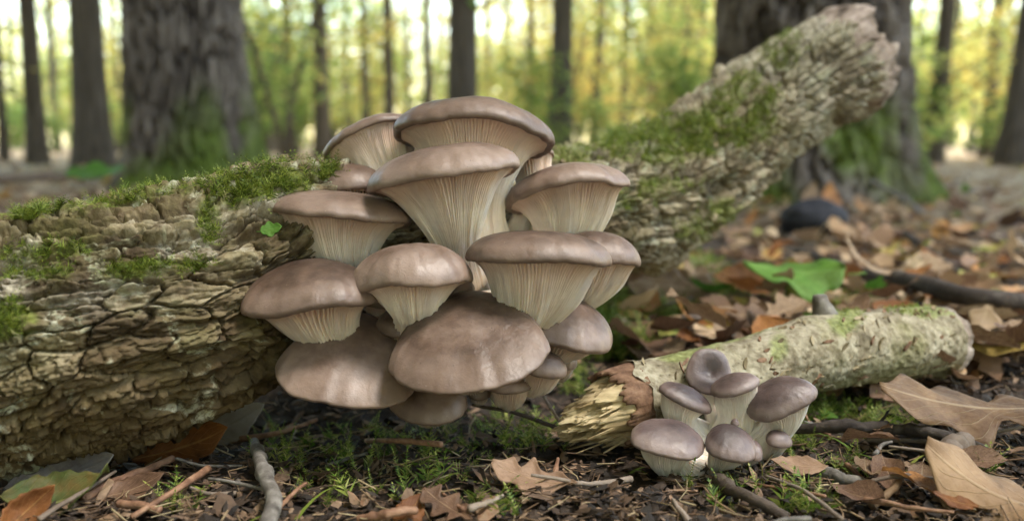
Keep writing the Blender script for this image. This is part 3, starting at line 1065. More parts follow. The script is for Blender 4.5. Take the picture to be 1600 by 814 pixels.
mushroom('biggest smooth brown oyster cap bulging forward above the lowest one', (730, 549, .460), 128, 112, 56, 17, 9, (700, 520, .55), 36, 7, seed=28, gills=80, group=big, wave=.045, ecc=.4, shift=.75, fan=.32, edge_pow=1.75)
mushroom('rounded brown oyster cap drooping toward the pale branch', (882, 513, .515), 77, 68, 40, 12, -14, (800, 500, .57), 28, 8, seed=30, gills=70, group=big, wave=.05, shift=.4, fan=.2)
mushroom('narrow grey-brown oyster cap beneath the drooping rounded cap', (880, 566, .530), 22, 26, 26, 8, -8, (830, 545, .58), 12, 4, seed=31, gills=40, group=big)
mushroom('small oyster cap peeking out under the edge of the biggest cap', (848, 573, .495), 38, 32, 24, 10, -10, (790, 540, .57), 16, 5, seed=32, gills=50, group=big)
mushroom('dark little oyster cap in the shade below the biggest cap', (797, 598, .500), 38, 32, 16, 12, 2, (760, 570, .57), 15, 5, seed=33, gills=50, group=big)
mushroom('tiny shaded oyster cap wedged beside the lowest mushroom', (748, 612, .530), 20, 22, 16, 14, 0, (740, 585, .57), 10, 4, seed=34, gills=30, group=big)
mushroom('pale young oyster cap tucked behind the domed middle mushroom', (706, 452, .505), 36, 32, 20, 0, 4, (690, 500, .545), 18, 5, seed=61, gills=50, group=big)
mushroom('small pale oyster cap in the gap above the long brown cap', (596, 470, .520), 34, 30, 18, 4, -6, (640, 510, .55), 18, 5, seed=62, gills=50, group=big)
mushroom('small brown oyster cap wedged between the shell-shaped and biggest caps', (628, 508, .500), 44, 40, 26, 10, -4, (668, 520, .555), 18, 5, seed=63, gills=50, group=big)
mushroom('little oyster cap under the rounded drooping cap near the moss', (838, 528, .540), 34, 30, 20, 8, -12, (790, 520, .575), 14, 5, seed=64, gills=50, group=big)
# small cluster
mushroom('upright spoon-shaped small mushroom with a dented cap facing forward', (1108, 580, .512), 37, 38, 8, 62, -8, (1124, 672, .510), 15, 5, seed=40, gills=50, group=sml, small=True, dip=1.1, bendk=.25, flare=1.4, ecc=-.2)
mushroom('small mushroom with an oval slanted cap in the centre of its cluster', (1147, 602, .490), 40, 32, 15, 5, 18, (1136, 690, .500), 28, 5, seed=42, gills=60, group=sml, small=True, flare=1.5)
mushroom('small mushroom with a tilted cap next to the splintered branch end', (1070, 622, .490), 46, 33, 18, 5, -24, (1096, 694, .500), 27, 5, seed=43, gills=60, group=sml, small=True, flare=1.5)
mushroom('small mushroom with a dark purple-grey cap on a leaning white stem', (1217, 624, .485), 57, 44, 27, 14, 24, (1166, 708, .497), 29, 6, seed=45, gills=70, group=sml, small=True, flare=1.5, ecc=.0)
mushroom('oval glossy small mushroom cap resting low before the splintered end', (1044, 688, .462), 61, 46, 21, 15, -8, (1092, 738, .485), 32, 6, seed=47, gills=60, group=sml, small=True, ecc=.2, flare=1.3, shift=.3)
mushroom('rounded small mushroom cap at the foot of the white stems', (1140, 697, .458), 42, 38, 23, 18, -6, (1122, 735, .485), 22, 6, seed=48, gills=50, group=sml, small=True, ecc=.3, shift=.4)
mushroom('thin small mushroom cap squeezed behind the rounded one', (1176, 706, .470), 16, 22, 17, 10, -20, (1150, 722, .495), 10, 4, seed=49, gills=30, group=sml, small=True)
mushroom('little ball-like mushroom beside the grey twig', (1216, 688, .474), 21, 20, 15, 8, -5, (1176, 716, .492), 9, 4, seed=50, gills=30, group=sml, small=True)
mushroom('tiny dark mushroom bud between the white stems', (1148, 662, .472), 7, 7, 8, 0, 0, (1146, 690, .495), 4, 1.5, seed=51, gills=30, group=sml, small=True)

# ------------------------------------------------------------------ pale broken branch
BR = {}


def build_branch():
    ctrl = []
    for (x, y, Y, r) in [(972, 636, .520, .0250), (1030, 618, .530, .0235), (1150, 583, .556, .0225), (1290, 548, .600, .0255), (1390, 538, .632, .0265), (1462, 533, .655, .0272)]:
        ctrl.append([*at(x, y, Y), r])
    nu = 420
    path, s = spline(ctrl, nu)
    rad, path = path[:, 3], path[:, :3]
    T, A, B = frame_along(path)
    th = np.linspace(0, 2 * np.pi, 200, endpoint=False)
    nv = len(th)
    S, TH = np.meshgrid(s, th, indexing='ij')
    D = A[:, None, :] * np.cos(TH)[..., None] + B[:, None, :] * np.sin(TH)[..., None]
    cx_, sy_ = np.cos(TH), np.sin(TH)
    low = .0028 * fbm(S * 16, cx_ * 1.3, sy_ * 1.3, 3, 203) + .0016 * np.exp(-((S - s[-1] * .55) / .012) ** 2)
    c = TH * .025
    fl1, fl2, fid, fx, fy = voro2(S / .006 + .4 * fbm(S * 90, c * 90, 0 * S, 2, 5) + 30, c / .0032 + 30, 211)
    lent = (fid > .83) * (1 - sstep(.10, .22, fl1 + .5 * np.abs(fx)))
    patch = sstep(.32, .5, fbm(S * 28, cx_ * 1.8, sy_ * 1.8, 3, 221))
    rough = .0009 * fbm(S * 240, c * 300, 0 * S, 3, 231) + .0010 * patch * (fid - .4)
    # bark edge torn at the left end
    tear = .004 + .007 * fbm(cx_[0] * 2, sy_[0] * 2, 0 * th, 3, 240) + .006 * np.sin(th)
    P = path[:, None, :] + D * (rad[:, None] + low + rough - .0012 * lent)[..., None]
    sh = np.clip(1 - S / .02, 0, 1)
    P = P + T[0][None, None] * (sh * tear[None])[..., None]
    root = empty('broken_branch', (path[200][0], path[200][1], 0))
    tag(root, 'short pale broken branch with splintered end lying on the leaf litter', 'branch')
    PX, PY, _ = project(P)
    moss = np.zeros_like(PX)
    nz = fbm(P[..., 0] * 60, P[..., 1] * 60, P[..., 2] * 60, 3, 9)
    for e in [(1130, 528, 70, 12, -12), (1320, 500, 26, 34, 20), (1450, 483, 60, 14, 0), (1215, 545, 18, 30, 0), (1085, 545, 60, 16, -14)]:
        moss = np.maximum(moss, 1 - sstep(.4, 1.3, ellipse_mask(PX, PY, *e) + nz * .9))
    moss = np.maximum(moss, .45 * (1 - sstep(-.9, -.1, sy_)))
    me = raw_mesh('bark', local(P, root).reshape(-1, 3), grid_faces(nu, nv, True)[:, ::-1], True, {'lent': lent * .8, 'moss': moss * .6})
    link('bark', me, M['birch'], root)
    BR.update(P=P, PX=PX, PY=PY, D=D, path=path, T=T, A=A, B=B, root=root, s=s, th=th, rad=rad)
    # splintered wood end: columns of fibre of uneven length
    nr, na = 90, 220
    rr = np.linspace(0, 1, nr)
    aa = np.linspace(0, 2 * np.pi, na, endpoint=False)
    RR, AA = np.meshgrid(rr, aa, indexing='ij')
    ya, yb = RR * np.cos(AA), RR * np.sin(AA)
    w1, w2 = .12 * fbm(ya * 4, yb * 4, 0 * ya, 3, 1), .12 * fbm(ya * 4, yb * 4, 0 * ya + 5, 3, 2)
    v1, v2, vid, vx, vy = voro2((ya + w1) * 2.0 + 9, (yb + w2) * 3.4 + 9, 15)
    u1, u2, uid, _, _ = voro2((ya + w1) * 5 + 9, (yb + w2) * 9 + 9, 16)
    body = (1 - np.clip(RR, 0, 1) ** 3.0)
    q1 = fbm(ya * 1.5 + w1 * 2, yb * 2.2 + w2 * 2, 0 * ya + 3, 3, 18) * 6
    ter = np.floor(q1) + sstep(.72, 1.0, q1 - np.floor(q1)) + .35 * (q1 - np.floor(q1))
    q2 = fbm(ya * 3.5 + w1 * 3, yb * 8 + w2 * 4, 0 * ya + 8, 3, 19) * 5
    te2 = np.floor(q2) + sstep(.6, 1.0, q2 - np.floor(q2))
    ext = .006 + .017 * body + .0062 * ter * (.35 + .65 * body) + .0017 * te2 + .008 * sstep(.5, -.9, yb) + .0028 * fbm(ya * 9, yb * 20, 0 * ya, 4, 17)
    ext = ext - .010 * sstep(.45, 1.0, yb)
    ext = ext * (1 - .55 * sstep(.80, 1, RR)) 
    e0 = path[0]
    shrink = 1 - .22 * np.clip(ext / .045, 0, 1) * RR
    PE = e0 - T[0] * ext[..., None] + (A[0] * (ya * shrink)[..., None] + B[0] * (yb * shrink)[..., None]) * (rad[0] * .93)
    ring = e0 + T[0] * .018 + (A[0] * np.cos(aa)[:, None] + B[0] * np.sin(aa)[:, None]) * rad[0] * .90
    PE = np.concatenate([PE, ring[None]], 0)
    me = raw_mesh('splintered_end', local(PE, root).reshape(-1, 3), grid_faces(nr + 1, na, True)[:, ::-1], True)
    o = link('splintered_end', me, M['wood_pale'], root)
    o['label'] = 'pale yellow splintered wood'
    # loose splinters
    r = np.random.default_rng(55)
    for q in range(46):
        ang, rd = r.uniform(0, 6.28), math.sqrt(r.uniform(.05, .8))
        if math.sin(ang) > .75:
            continue
        base_ = e0 + (A[0] * math.cos(ang) + B[0] * math.sin(ang)) * rad[0] * rd * .88 - T[0] * .004
        Ls = r.uniform(.010, .030) * (1.15 - .5 * max(math.sin(ang), 0))
        tip = base_ - T[0] * Ls + (A[0] * r.normal(0, .1) + B[0] * r.normal(-.05, .1)) * Ls
        sd = A[0] * math.cos(ang + 1.57) + B[0] * math.sin(ang + 1.57)
        up = A[0] * math.cos(ang) + B[0] * math.sin(ang)
        w, h = r.uniform(.0005, .0016), r.uniform(.0004, .0010)
        V = np.array([base_ + sd * w + up * h, base_ - sd * w + up * h, base_ - sd * w - up * h, base_ + sd * w - up * h,
                      tip + sd * w * .5 + up * h * .4, tip - sd * w * .3 + up * h * .4 - T[0] * w, tip - sd * w * .3 - up * h * .4 - T[0] * w, tip + sd * w * .5 - up * h * .4])
        F = np.array([(0, 1, 5, 4), (1, 2, 6, 5), (2, 3, 7, 6), (3, 0, 4, 7), (4, 5, 6, 7), (3, 2, 1, 0)])
        link('splinter', raw_mesh('splinter', local(V, root), F, False), M['wood_pale'], root)
    # reddish inner bark ring, torn
    nt = 5
    ring_s = np.linspace(0, 1, nt)
    torn = .005 + .009 * fbm(np.cos(aa) * 3, np.sin(aa) * 3, 0 * aa, 3, 77) + .005 * fbm(np.cos(aa) * 12, np.sin(aa) * 12, 0 * aa, 2, 78)
    torn = np.clip(torn + .004 * np.sin(aa), .002, .03)
    PI_ = np.zeros((nt * 2, na, 3))
    for q, f in enumerate(ring_s):
        rr_o = rad[0] * (.985 - .03 * f) + .0005 * fbm(np.cos(aa) * 20, np.sin(aa) * 20, 0 * aa + f, 2, 79)
        PI_[q] = e0 + T[0] * .012 - T[0] * ((.012 + torn) * f)[:, None] + (A[0] * np.cos(aa)[:, None] + B[0] * np.sin(aa)[:, None]) * np.asarray(rr_o)[:, None]
        PI_[2 * nt - 1 - q] = e0 + T[0] * .012 - T[0] * ((.012 + torn) * f)[:, None] + (A[0] * np.cos(aa)[:, None] + B[0] * np.sin(aa)[:, None]) * (np.asarray(rr_o) - .0022)[:, None]
    me = raw_mesh('inner_bark', local(PI_, root).reshape(-1, 3), grid_faces(2 * nt, na, True), True)
    o = link('inner_bark', me, M['bark_inner'], root)
    o['label'] = 'torn reddish brown inner bark'
    # far end face
    v1, v2, vid, _, _ = voro2(ya * 3 + 4, yb * 3 + 4, 25)
    ext = .004 * vid + .003 * fbm(ya * 6, yb * 6, 0 * ya, 3, 27) + .006 * RR
    PE = path[-1] + T[-1] * ext[..., None] + (A[-1] * ya[..., None] + B[-1] * yb[..., None]) * (rad[-1] * .97)
    ring = path[-1] - T[-1] * .01 + (A[-1] * np.cos(aa)[:, None] + B[-1] * np.sin(aa)[:, None]) * rad[-1] * .9
    PE = np.concatenate([PE[::3, ::2], ring[None, ::2]], 0)
    link('end_face', raw_mesh('end_face', local(PE, root).reshape(-1, 3), grid_faces(PE.shape[0], PE.shape[1], True), True), M['wood_pink'], root)
    # snapped side-twig stub on the upper side
    b0 = at(1288, 520, .615)
    tip = at(1284, 462, .613)
    f = np.linspace(0, 1, 9)[:, None]
    V, F4, F3 = tube(b0 + (tip - b0) * f + np.array([[.0015, 0, 0]]) * np.sin(f * 5), .0125 * (1 - .62 * f[:, 0] ** .6) + .006 * (1 - f[:, 0]) ** 2, 22, 3, .05)
    link('twig_stub', raw_mesh('twig_stub', local(V, root), [F4, F3], True), M['twig_grey'], root)
    # curled bark flakes
    cnt = 0
    tries = 0
    while cnt < 110 and tries < 4000:
        tries += 1
        i, j = r.integers(20, nu - 10), r.integers(0, nv)
        nrm = D[i, j]
        if -np.dot(norm(P[i, j] - np.array([0, 0, CAM_Z])), nrm) < .05 or fbm(s[i] * 28, math.cos(th[j]) * 2, math.sin(th[j]) * 2, 2, 333) < -.12:
            continue
        L, W = r.uniform(.0014, .0048), r.uniform(.0006, .0016)
        tdir, cdir = T[i], np.cross(nrm, T[i])
        rot = r.normal(.5, .5)
        tx = tdir * math.cos(rot) + cdir * math.sin(rot)
        cx = -tdir * math.sin(rot) + cdir * math.cos(rot)
        V = []
        for fu in (-1, -.3, .4, 1):
            wd = W * (1 - .7 * fu * fu * r.uniform(.6, 1.2))
            lf = r.uniform(.0002, .0006) + .0009 * max(fu, 0) ** 2 * r.uniform(.3, 1.4)
            for fv in (-1, 1):
                V.append(P[i, j] + tx * fu * L + cx * fv * wd + nrm * (lf + .0006 * (fv > 0)))
            for fv in (1, -1):
                V.append(P[i, j] + tx * fu * L + cx * fv * wd - nrm * .0008)
        F = grid_faces(4, 4, True)
        F = np.vstack([F, [[0, 1, 2, 3]], [[15, 14, 13, 12]]])
        link('bark_flake', raw_mesh('bark_flake', local(np.array(V), root), F, False), M['bark_inner'] if r.random() < .25 else M['flake'], root)
        cnt += 1


build_branch()

# ------------------------------------------------------------------ leaves
def leaf_shape(kind, L, nseg, ncol, r, curl=.15, cup=.1, twist=0.0, lobe=None):
    """grid of a leaf: length along +x from 0..L, width along y; returns V, F4, uv"""
    t = np.linspace(0, 1, nseg + 1)
    if kind == 'oak':
        env = np.sin(np.pi * np.clip(t * .96 + .02, 0, 1) ** 1.15) ** .6
        wob = .5 * np.sin(t * 7 + r.uniform(0, 6)) + .35 * np.sin(t * 13 + r.uniform(0, 6))
        dp = r.uniform(.20, .34) if lobe is None else lobe
        lob = 1 - dp + dp * np.cos(t * 2 * np.pi * 3.3 + 1.2 + wob) * (1 + .3 * np.sin(t * 9 + r.uniform(0, 6)))
        w = .30 * L * env * lob
        w2 = .30 * L * env * (1 - dp + dp * np.cos(t * 2 * np.pi * 3.3 + 1.7 - wob) * (1 + .3 * np.cos(t * 8 + r.uniform(0, 6))))
    elif kind == 'maple':
        w = .46 * L * (np.sin(np.pi * t ** .75) ** .8) * (.62 + .38 * np.abs(np.cos(t * np.pi * 2.4)))
        w2 = w
    else:
        w = .27 * L * np.sin(np.pi * t ** .85) ** .85
        w = w * (1 + .06 * np.cos(t * 40))
        w2 = w
    w = np.maximum(w, .004 * L)
    w2 = np.maximum(w2, .004 * L)
    cols = np.linspace(-1, 1, ncol)
    V = np.zeros((nseg + 1, ncol, 3))
    ph = r.uniform(0, 6.28, 4)
    for q, cc in enumerate(cols):
        ww = np.where(cc < 0, w2, w) * cc
        sweep = abs(cc) * .10 * L * (1 - t)
        V[:, q, 0] = t * L + sweep * (.6 if kind == 'oak' else .2)
        V[:, q, 1] = ww
        V[:, q, 2] = cup * np.abs(ww) * np.abs(cc) + curl * L * (t - .45) ** 2 * 2.2 + .05 * L * cc * np.sin(t * 5 + ph[0]) * twist
        V[:, q, 2] += .018 * L * np.sin(t * 11 + ph[1]) * abs(cc) + .012 * L * np.sin(t * 23 + cc * 5 + ph[2]) * abs(cc)
    uv = np.stack(np.meshgrid(t, (cols + 1) / 2, indexing='ij')[::-1], -1)
    return V.reshape(-1, 3), grid_faces(nseg + 1, ncol), uv.reshape(-1, 2)


def stalk(L, r):
    p = np.array([[0.01 * L, 0, .0], [-.08 * L, .01 * L, .012 * L], [-.2 * L, .02 * L * r.normal(), .02 * L]])
    p = p[::-1]
    V, F4, F3 = tube(p, np.array([.010, .008, .006]) * L, 5)
    uv = np.tile([[.5, .0]], (len(V), 1))
    return V, F4, F3, uv


def leaf_mesh(kind, L, r, nseg=18, ncol=7, **kw):
    b = Bag()
    V, F, uv = leaf_shape(kind, L, nseg, ncol, r, **kw)
    b.add(V, F, None, uv)
    V, F4, F3, uv = stalk(L, r)
    b.add(V, F4, F3, uv)
    return b.mesh('leaf', True)


def rot_to(heading, pitch, roll):
    return (Matrix.Rotation(heading, 4, 'Z') @ Matrix.Rotation(pitch, 4, 'Y') @ Matrix.Rotation(roll, 4, 'X')).to_euler()


def hero_leaf(label, px, py, L, kind, mat, heading, pitch=0, roll=0, lift=.006, Y=None, seed=0, cat='leaf', thick=.0004, **kw):
    r = np.random.default_rng(900 + seed)
    me = leaf_mesh(kind, L, r, 30, 11, **kw)
    # centre the mesh
    co = np.empty(len(me.vertices) * 3, np.float32)
    me.vertices.foreach_get('co', co)
    co = co.reshape(-1, 3)
    co -= np.array([L * .5, 0, float(co[:, 2].mean())], np.float32)
    me.vertices.foreach_set('co', co.ravel())
    me.update()
    o = link('fallen_leaf', me, M[mat])
    p = on_ground(px, py, lift) if Y is None else at(px, py, Y)
    o.location = Vector(p)
    o.rotation_euler = rot_to(math.radians(heading), math.radians(-pitch), math.radians(roll))
    md = o.modifiers.new('thickness', 'SOLIDIFY')
    md.thickness = thick
    tag(o, label, cat)
    return o


hero_leaf('large dry tan oak leaf with deep lobes beside the end of the grey twig', 1530, 632, .118, 'oak', 'leaf_tan', 174, 2, -10, .024, seed=1, curl=.14, cup=-.15, twist=.7)
hero_leaf('big crumpled tan oak leaf lying next to a small rust coloured leaf', 1590, 775, .085, 'oak', 'leaf_tan_deep', 150, 6, -14, .012, seed=2, curl=.35, cup=-.3, twist=1.6, lobe=.17)
hero_leaf('small rust red leaf against the big crumpled tan leaf', 1492, 782, .022, 'oval', 'leaf_rust', 170, 12, -14, .010, seed=3)
hero_leaf('curled orange-brown leaf on edge under the fallen log', 285, 695, .060, 'oval', 'leaf_rust', 8, 16, 62, .012, seed=4, curl=.35, cup=.4)
hero_leaf('grey dead leaf in the dark hollow under the log', 358, 662, .050, 'oval', 'leaf_grey', 30, 20, 40, .018, seed=5, curl=.12)
hero_leaf('half green half brown leaf with curled edge lying before the log', 88, 770, .050, 'oval', 'leaf_half', 24, 4, 22, .010, seed=6, curl=.5, cup=.45, twist=1.2)
hero_leaf('golden brown folded leaf overlapping the half green leaf', 40, 800, .032, 'oval', 'leaf_rust', 60, 30, 60, .012, seed=7, curl=.4, cup=.4)
hero_leaf('pinkish brown leaf scrap with a pale torn edge on bare soil', 700, 790, .034, 'oak', 'leaf_brown', 140, 10, -16, .010, seed=8, curl=.15)
hero_leaf('reddish brown leaf on the soil between the two mushroom clusters', 835, 745, .046, 'oak', 'leaf_brown', 165, 6, -20, .010, seed=9, curl=.2)
hero_leaf('flat brown leaf scrap beside the little ball-like mushroom', 1248, 726, .030, 'oval', 'leaf_brown', 172, 2, -18, .010, seed=10)
hero_leaf('wavy tan oak leaf resting on moss behind the pale branch', 1055, 448, .115, 'oak', 'leaf_tan', 165, 4, -34, .030, seed=11, curl=.12, cup=-.2, twist=1.)
hero_leaf('pointed tan leaf propped against the pale branch', 1185, 492, .075, 'oak', 'leaf_tan', 20, -4, 34, .022, seed=12, curl=.1)
hero_leaf('orange-brown leaf shaded by the broad green leaf', 1172, 436, .085, 'oval', 'leaf_rust', 175, 0, -40, .030, seed=13, curl=.2, cup=.3)
g = hero_leaf('broad fresh green leaf on an upright stalk behind the branch', 1240, 424, .100, 'maple', 'leaf_green', 176, 2, -18, .05, seed=14, curl=.15, cup=-.2, twist=.8)
hero_leaf('crumpled brown leaf at the blunt end of the pale branch', 1530, 520, .060, 'oak', 'leaf_tan', 60, 20, 30, .02, seed=15, curl=.4, cup=.3, twist=1)
hero_leaf('rust coloured leaf under the crossing dark sticks', 1585, 505, .05, 'oval', 'leaf_rust', 100, 10, 30, .012, seed=16, curl=.2)
hero_leaf('bright green leaf low on the ground between trunk and log', 150, 268, .13, 'maple', 'leaf_green', 8, 0, 18, .05, Y=2.0, seed=17, curl=.12)
hero_leaf('small green seedling leaf behind the pale branch', 1365, 470, .035, 'oval', 'leaf_green', 150, 4, -20, .02, seed=18)
hero_leaf('tiny green leaf growing on the bark over the left log', 424, 358, .012, 'maple', 'leaf_green', 10, 10, 50, .0, Y=.487, seed=19)
hero_leaf('upright orange-brown leaf leaning near the dark stone', 1300, 312, .09, 'oval', 'leaf_rust', 90, 50, 10, .04, Y=2.1, seed=20, curl=.3)
hero_leaf('curled tan leaf standing at the foot of the great trunk', 1268, 312, .09, 'oval', 'leaf_tan', 70, 55, 20, .04, Y=2.15, seed=21, curl=.3)
hero_leaf('pale brown leaf lying before the splintered branch end', 640, 800, .026, 'oval', 'leaf_rust', 65, 20, 30, .008, seed=22)
hero_leaf('dark brown leaf scrap under the twig below the log', 205, 762, .034, 'oval', 'leaf_brown', 25, 12, 26, .010, seed=23, curl=.2)
hero_leaf('grey brown leaf sliver in the shade of the log', 95, 742, .055, 'oval', 'leaf_grey', 22, 10, 40, .012, seed=24, curl=.2)
# stalk of the green leaf
b0, b1 = on_ground(1222, 492), at(1236, 432, on_ground(1240, 422, .05)[1])
f = np.linspace(0, 1, 8)[:, None]
V, F4, F3 = tube(b0 + (b1 - b0) * f, .0035, 8)
me = raw_mesh('leaf_stalk', V, [F4, F3])
st = link('leaf_stalk', me, M['leaf_green'], g)
bpy.context.view_layer.update()
st.matrix_parent_inverse = g.matrix_world.inverted()


def where(px, py):
    if py < 320 and px > 620:
        return 'at the foot of the great dark trunk'
    if px < 620 and py < 420:
        return 'behind the log near the mossy-footed trunk'
    if py < 400:
        return 'around the dark stone'
    if py < 480:
        return 'by the dark fallen branches' if px > 1240 else 'behind the large mushroom cluster'
    if py < 600:
        return 'past the blunt end of the pale branch' if px > 1460 else 'behind the pale branch'
    if px < 640:
        return 'in front of the fallen log'
    if px < 980:
        return 'between the two mushroom clusters'
    return 'near the grey-brown twig' if py < 720 else 'below the grey-brown twig'


def scatter_leaves():
    r = np.random.default_rng(31)
    kinds = [('oak', 'leaf_tan', 'dry tan lobed leaf lying loose in the leaf litter', 'tan leaves in the litter'),
             ('oval', 'leaf_brown', 'dark brown oval leaf lying loose in the leaf litter', 'brown leaves in the litter'),
             ('oak', 'leaf_brown', 'brown lobed leaf lying loose in the leaf litter', 'brown lobed leaves in the litter'),
             ('oval', 'leaf_rust', 'rust orange oval leaf lying loose in the leaf litter', 'rust leaves in the litter'),
             ('oval', 'leaf_tan', 'pale tan oval leaf lying loose in the leaf litter', 'pale oval leaves in the litter'),
             ('oval', 'leaf_yellow', 'yellowed oval leaf lying loose in the leaf litter', 'yellow leaves in the litter'),
             ('oval', 'leaf_green', 'green oval leaf lying in the leaf litter', 'green leaves in the litter')]
    wts = np.array([.25, .17, .16, .10, .20, .07, .05])
    protos = {}
    curls = {}
    for k, (kd, mt, lb, gr) in enumerate(kinds):
        for v in range(4):
            rr = np.random.default_rng(400 + k * 10 + v)
            cu = rr.uniform(-.1, .45)
            curls[k, v] = abs(cu)
            me = leaf_mesh(kd, 1.0, rr, 14, 5, curl=cu, cup=rr.uniform(-.25, .5), twist=rr.uniform(0, 1.4))
            me.materials.append(M[mt])
            protos[k, v] = me
    n = 0
    tries = 0
    while n < 290 and tries < 30000:
        tries += 1
        zone = r.random()
        if zone < .74:
            px, py = r.uniform(930, 1620), 300 + 330 * r.random() ** 1.1
        elif zone < .84:
            px, py = r.uniform(0, 1600), r.uniform(640, 830)
        elif zone < .90:
            px, py = r.uniform(1280, 1620), r.uniform(600, 820)
        else:
            px, py = r.uniform(-20, 560), r.uniform(272, 320)
        if py < 300 and px > 700:
            continue
        if (950 < px < 1300 and 590 < py < 770) or (1400 < px and 590 < py < 700) or (180 < px < 640 and py > 640):
            continue
        p = on_ground(px, py, 0)
        small = py > 600
        if small and r.random() < .6:
            continue
        L = r.uniform(.018, .036) if small else r.uniform(.035, .075)
        k = r.choice(len(kinds), p=wts)
        if small and k in (0, 4) and r.random() < .5:
            k = 1
        vv = r.integers(0, 4)
        o = bpy.data.objects.new('fallen_leaf', protos[k, vv])
        C.objects.link(o)
        o.scale = (L, L * r.uniform(.8, 1.15), L)
        o.location = (p[0], p[1], gh(p[0], p[1]) + r.uniform(.004, .02) * (1 if small else 1.6))
        o.rotation_euler = rot_to(r.uniform(0, 6.28), r.normal(0, .22), r.normal(0, .3))
        state = 'curled ' if curls[k, vv] > .26 else 'flat '
        lab = state + kinds[k][2].replace(' lying loose in the leaf litter', '').replace(' lying in the leaf litter', '') + ' lying ' + where(px, py)
        tag(o, lab, 'leaf', lab.replace(' leaf ', ' leaves '))
        n += 1
    # the rest of the leaf carpet, behind and between
    b = Bag()
    sh = []
    for v in range(8):
        rr = np.random.default_rng(500 + v)
        sh.append(leaf_shape('oak' if v % 2 else 'oval', 1.0, 7, 3, rr, curl=rr.uniform(-.1, .4), cup=rr.uniform(-.2, .5), twist=rr.uniform(0, 1)))
    cnt = 0
    while cnt < 6800:
        Yv = .55 * (16 / .55) ** (r.random() ** .9)
        Xv = r.uniform(-.75, .75) * (Yv + .25)
        if Yv < .64 and r.random() < .95 or (Yv < .9 and Xv < .1):
            continue
        V, F, uv = sh[r.integers(0, 8)]
        L = r.uniform(.03, .075) * (1 if Yv > .8 else .7)
        Mx = np.array(rot_to(r.uniform(0, 6.28), r.normal(0, .25), r.normal(0, .35)).to_matrix())
        b.add(V * L @ Mx.T + np.array([Xv, Yv, gh(Xv, Yv) + r.uniform(.001, .016)]), F, None, uv)
        cnt += 1
    t = NT('mixed_leaf_litter')
    c = t.coord()
    f = t.math('ADD', t.math('MULTIPLY', t.island(), .85), t.math('MULTIPLY', t.noise(c, 60, 4), .15))
    col = t.ramp(f, [(.05, (.05, .03, .02)), (.2, (.15, .085, .05)), (.38, (.27, .165, .095)), (.55, (.42, .29, .17)), (.70, (.52, .40, .26)), (.80, (.40, .18, .06)), (.88, (.46, .38, .11)), (.95, (.14, .22, .045))])
    M['carpet'] = t.leafy(col, .2, .6, t.bump(t.noise(c, 220, 4), .4, .002))
    tag(link('leaf_litter', b.mesh('leaf_litter'), M['carpet']), 'carpet of mixed brown, tan and yellow fallen leaves', 'leaf litter', kind='stuff')


scatter_leaves()

# ------------------------------------------------------------------ twigs, sticks, stone
def stick(name, label, pts, rad, mat, cat='twig', group=None, sides=10, seed=0, knots=0, branches=()):
    ctrl = [[*p, 0] for p in pts]
    n = max(18, int(len(pts) * 8))
    path = spline(ctrl, n)[0][:, :3] if len(pts) > 2 else pts[0] + (np.asarray(pts[1]) - pts[0]) * np.linspace(0, 1, n)[:, None]
    r = np.random.default_rng(600 + seed)
    t = np.linspace(0, 1, n)
    path = path + np.cumsum(r.normal(0, 1, (n, 3)), 0) * rad[0] * .10 * np.sin(np.pi * t)[:, None]
    rr = rad[0] + (rad[1] - rad[0]) * t
    rr = rr * (1 + .10 * fbm(t * 9, 0 * t + seed, 0 * t, 3, seed + 1))
    for _ in range(knots):
        q = r.uniform(.1, .9)
        rr = rr * (1 + .35 * np.exp(-((t - q) / .025) ** 2))
    b = Bag()
    b.add(*tube(path, rr, sides, seed, .035))
    for (q, vec, r0) in branches:
        k = int(q * (n - 1))
        f = np.linspace(0, 1, 7)[:, None]
        b.add(*tube(path[k] + np.asarray(vec)[None] * f + r.normal(0, 1, (7, 3)) * r0 * .3 * f, r0 * (1 - .6 * f[:, 0]), 6, seed, .06))
    c0 = path.mean(0)
    V = np.concatenate(b.V)
    me = b.mesh(name)
    co = (V - c0).astype(np.float32)
    me.vertices.foreach_set('co', co.ravel())
    me.update()
    o = link(name, me, M[mat])
    o.location = Vector(c0)
    tag(o, label, cat, group)
    return o


def G(px, py, lift=.004):
    return on_ground(px, py, lift)


stick('twig', 'long grey-brown twig lying between the small mushrooms and tan oak leaf', [G(1205, 672, .010), G(1310, 668, .016), G(1400, 676, .016), G(1470, 684, .014), G(1515, 694, .008)], (.0030, .0036), 'twig_dark', seed=1, knots=4, branches=[(.98, (.022, -.012, -.004), .003), (.55, (.012, .012, .006), .0015)])
stick('twig', 'stout crooked grey twig standing up out of the litter', [G(398, 700, .006) + [0, 0, .004], G(412, 745, .016), G(425, 775, .014), G(415, 830, .012)], (.0027, .0042), 'twig_grey', seed=2, knots=3)
stick('twig', 'thin pale upright twig beside the crooked grey twig', [at(372, 748, .455), at(367, 790, .45), at(364, 840, .445)], (.0014, .0020), 'twig_grey', seed=3)
stick('twig', 'slim brown twig reaching out from under the log', [G(350, 690, .006), G(420, 676, .014), G(495, 655, .016)], (.0022, .0012), 'twig_brown', seed=4)
stick('twig', 'straight brown twig lying parallel beneath the log', [G(130, 778, .006), G(200, 742, .012), G(270, 716, .010)], (.0026, .0020), 'twig_brown', seed=5)
stick('twig', 'reddish thin twig pointing toward the curled leaf', [G(205, 808, .006), G(260, 775, .010), G(325, 732, .010)], (.0014, .0022), 'twig_brown', seed=6)
stick('twig', 'short brown twig end lying flat on the soil', [G(185, 786, .006), G(250, 797, .006)], (.0020, .0022), 'twig_brown', seed=7)
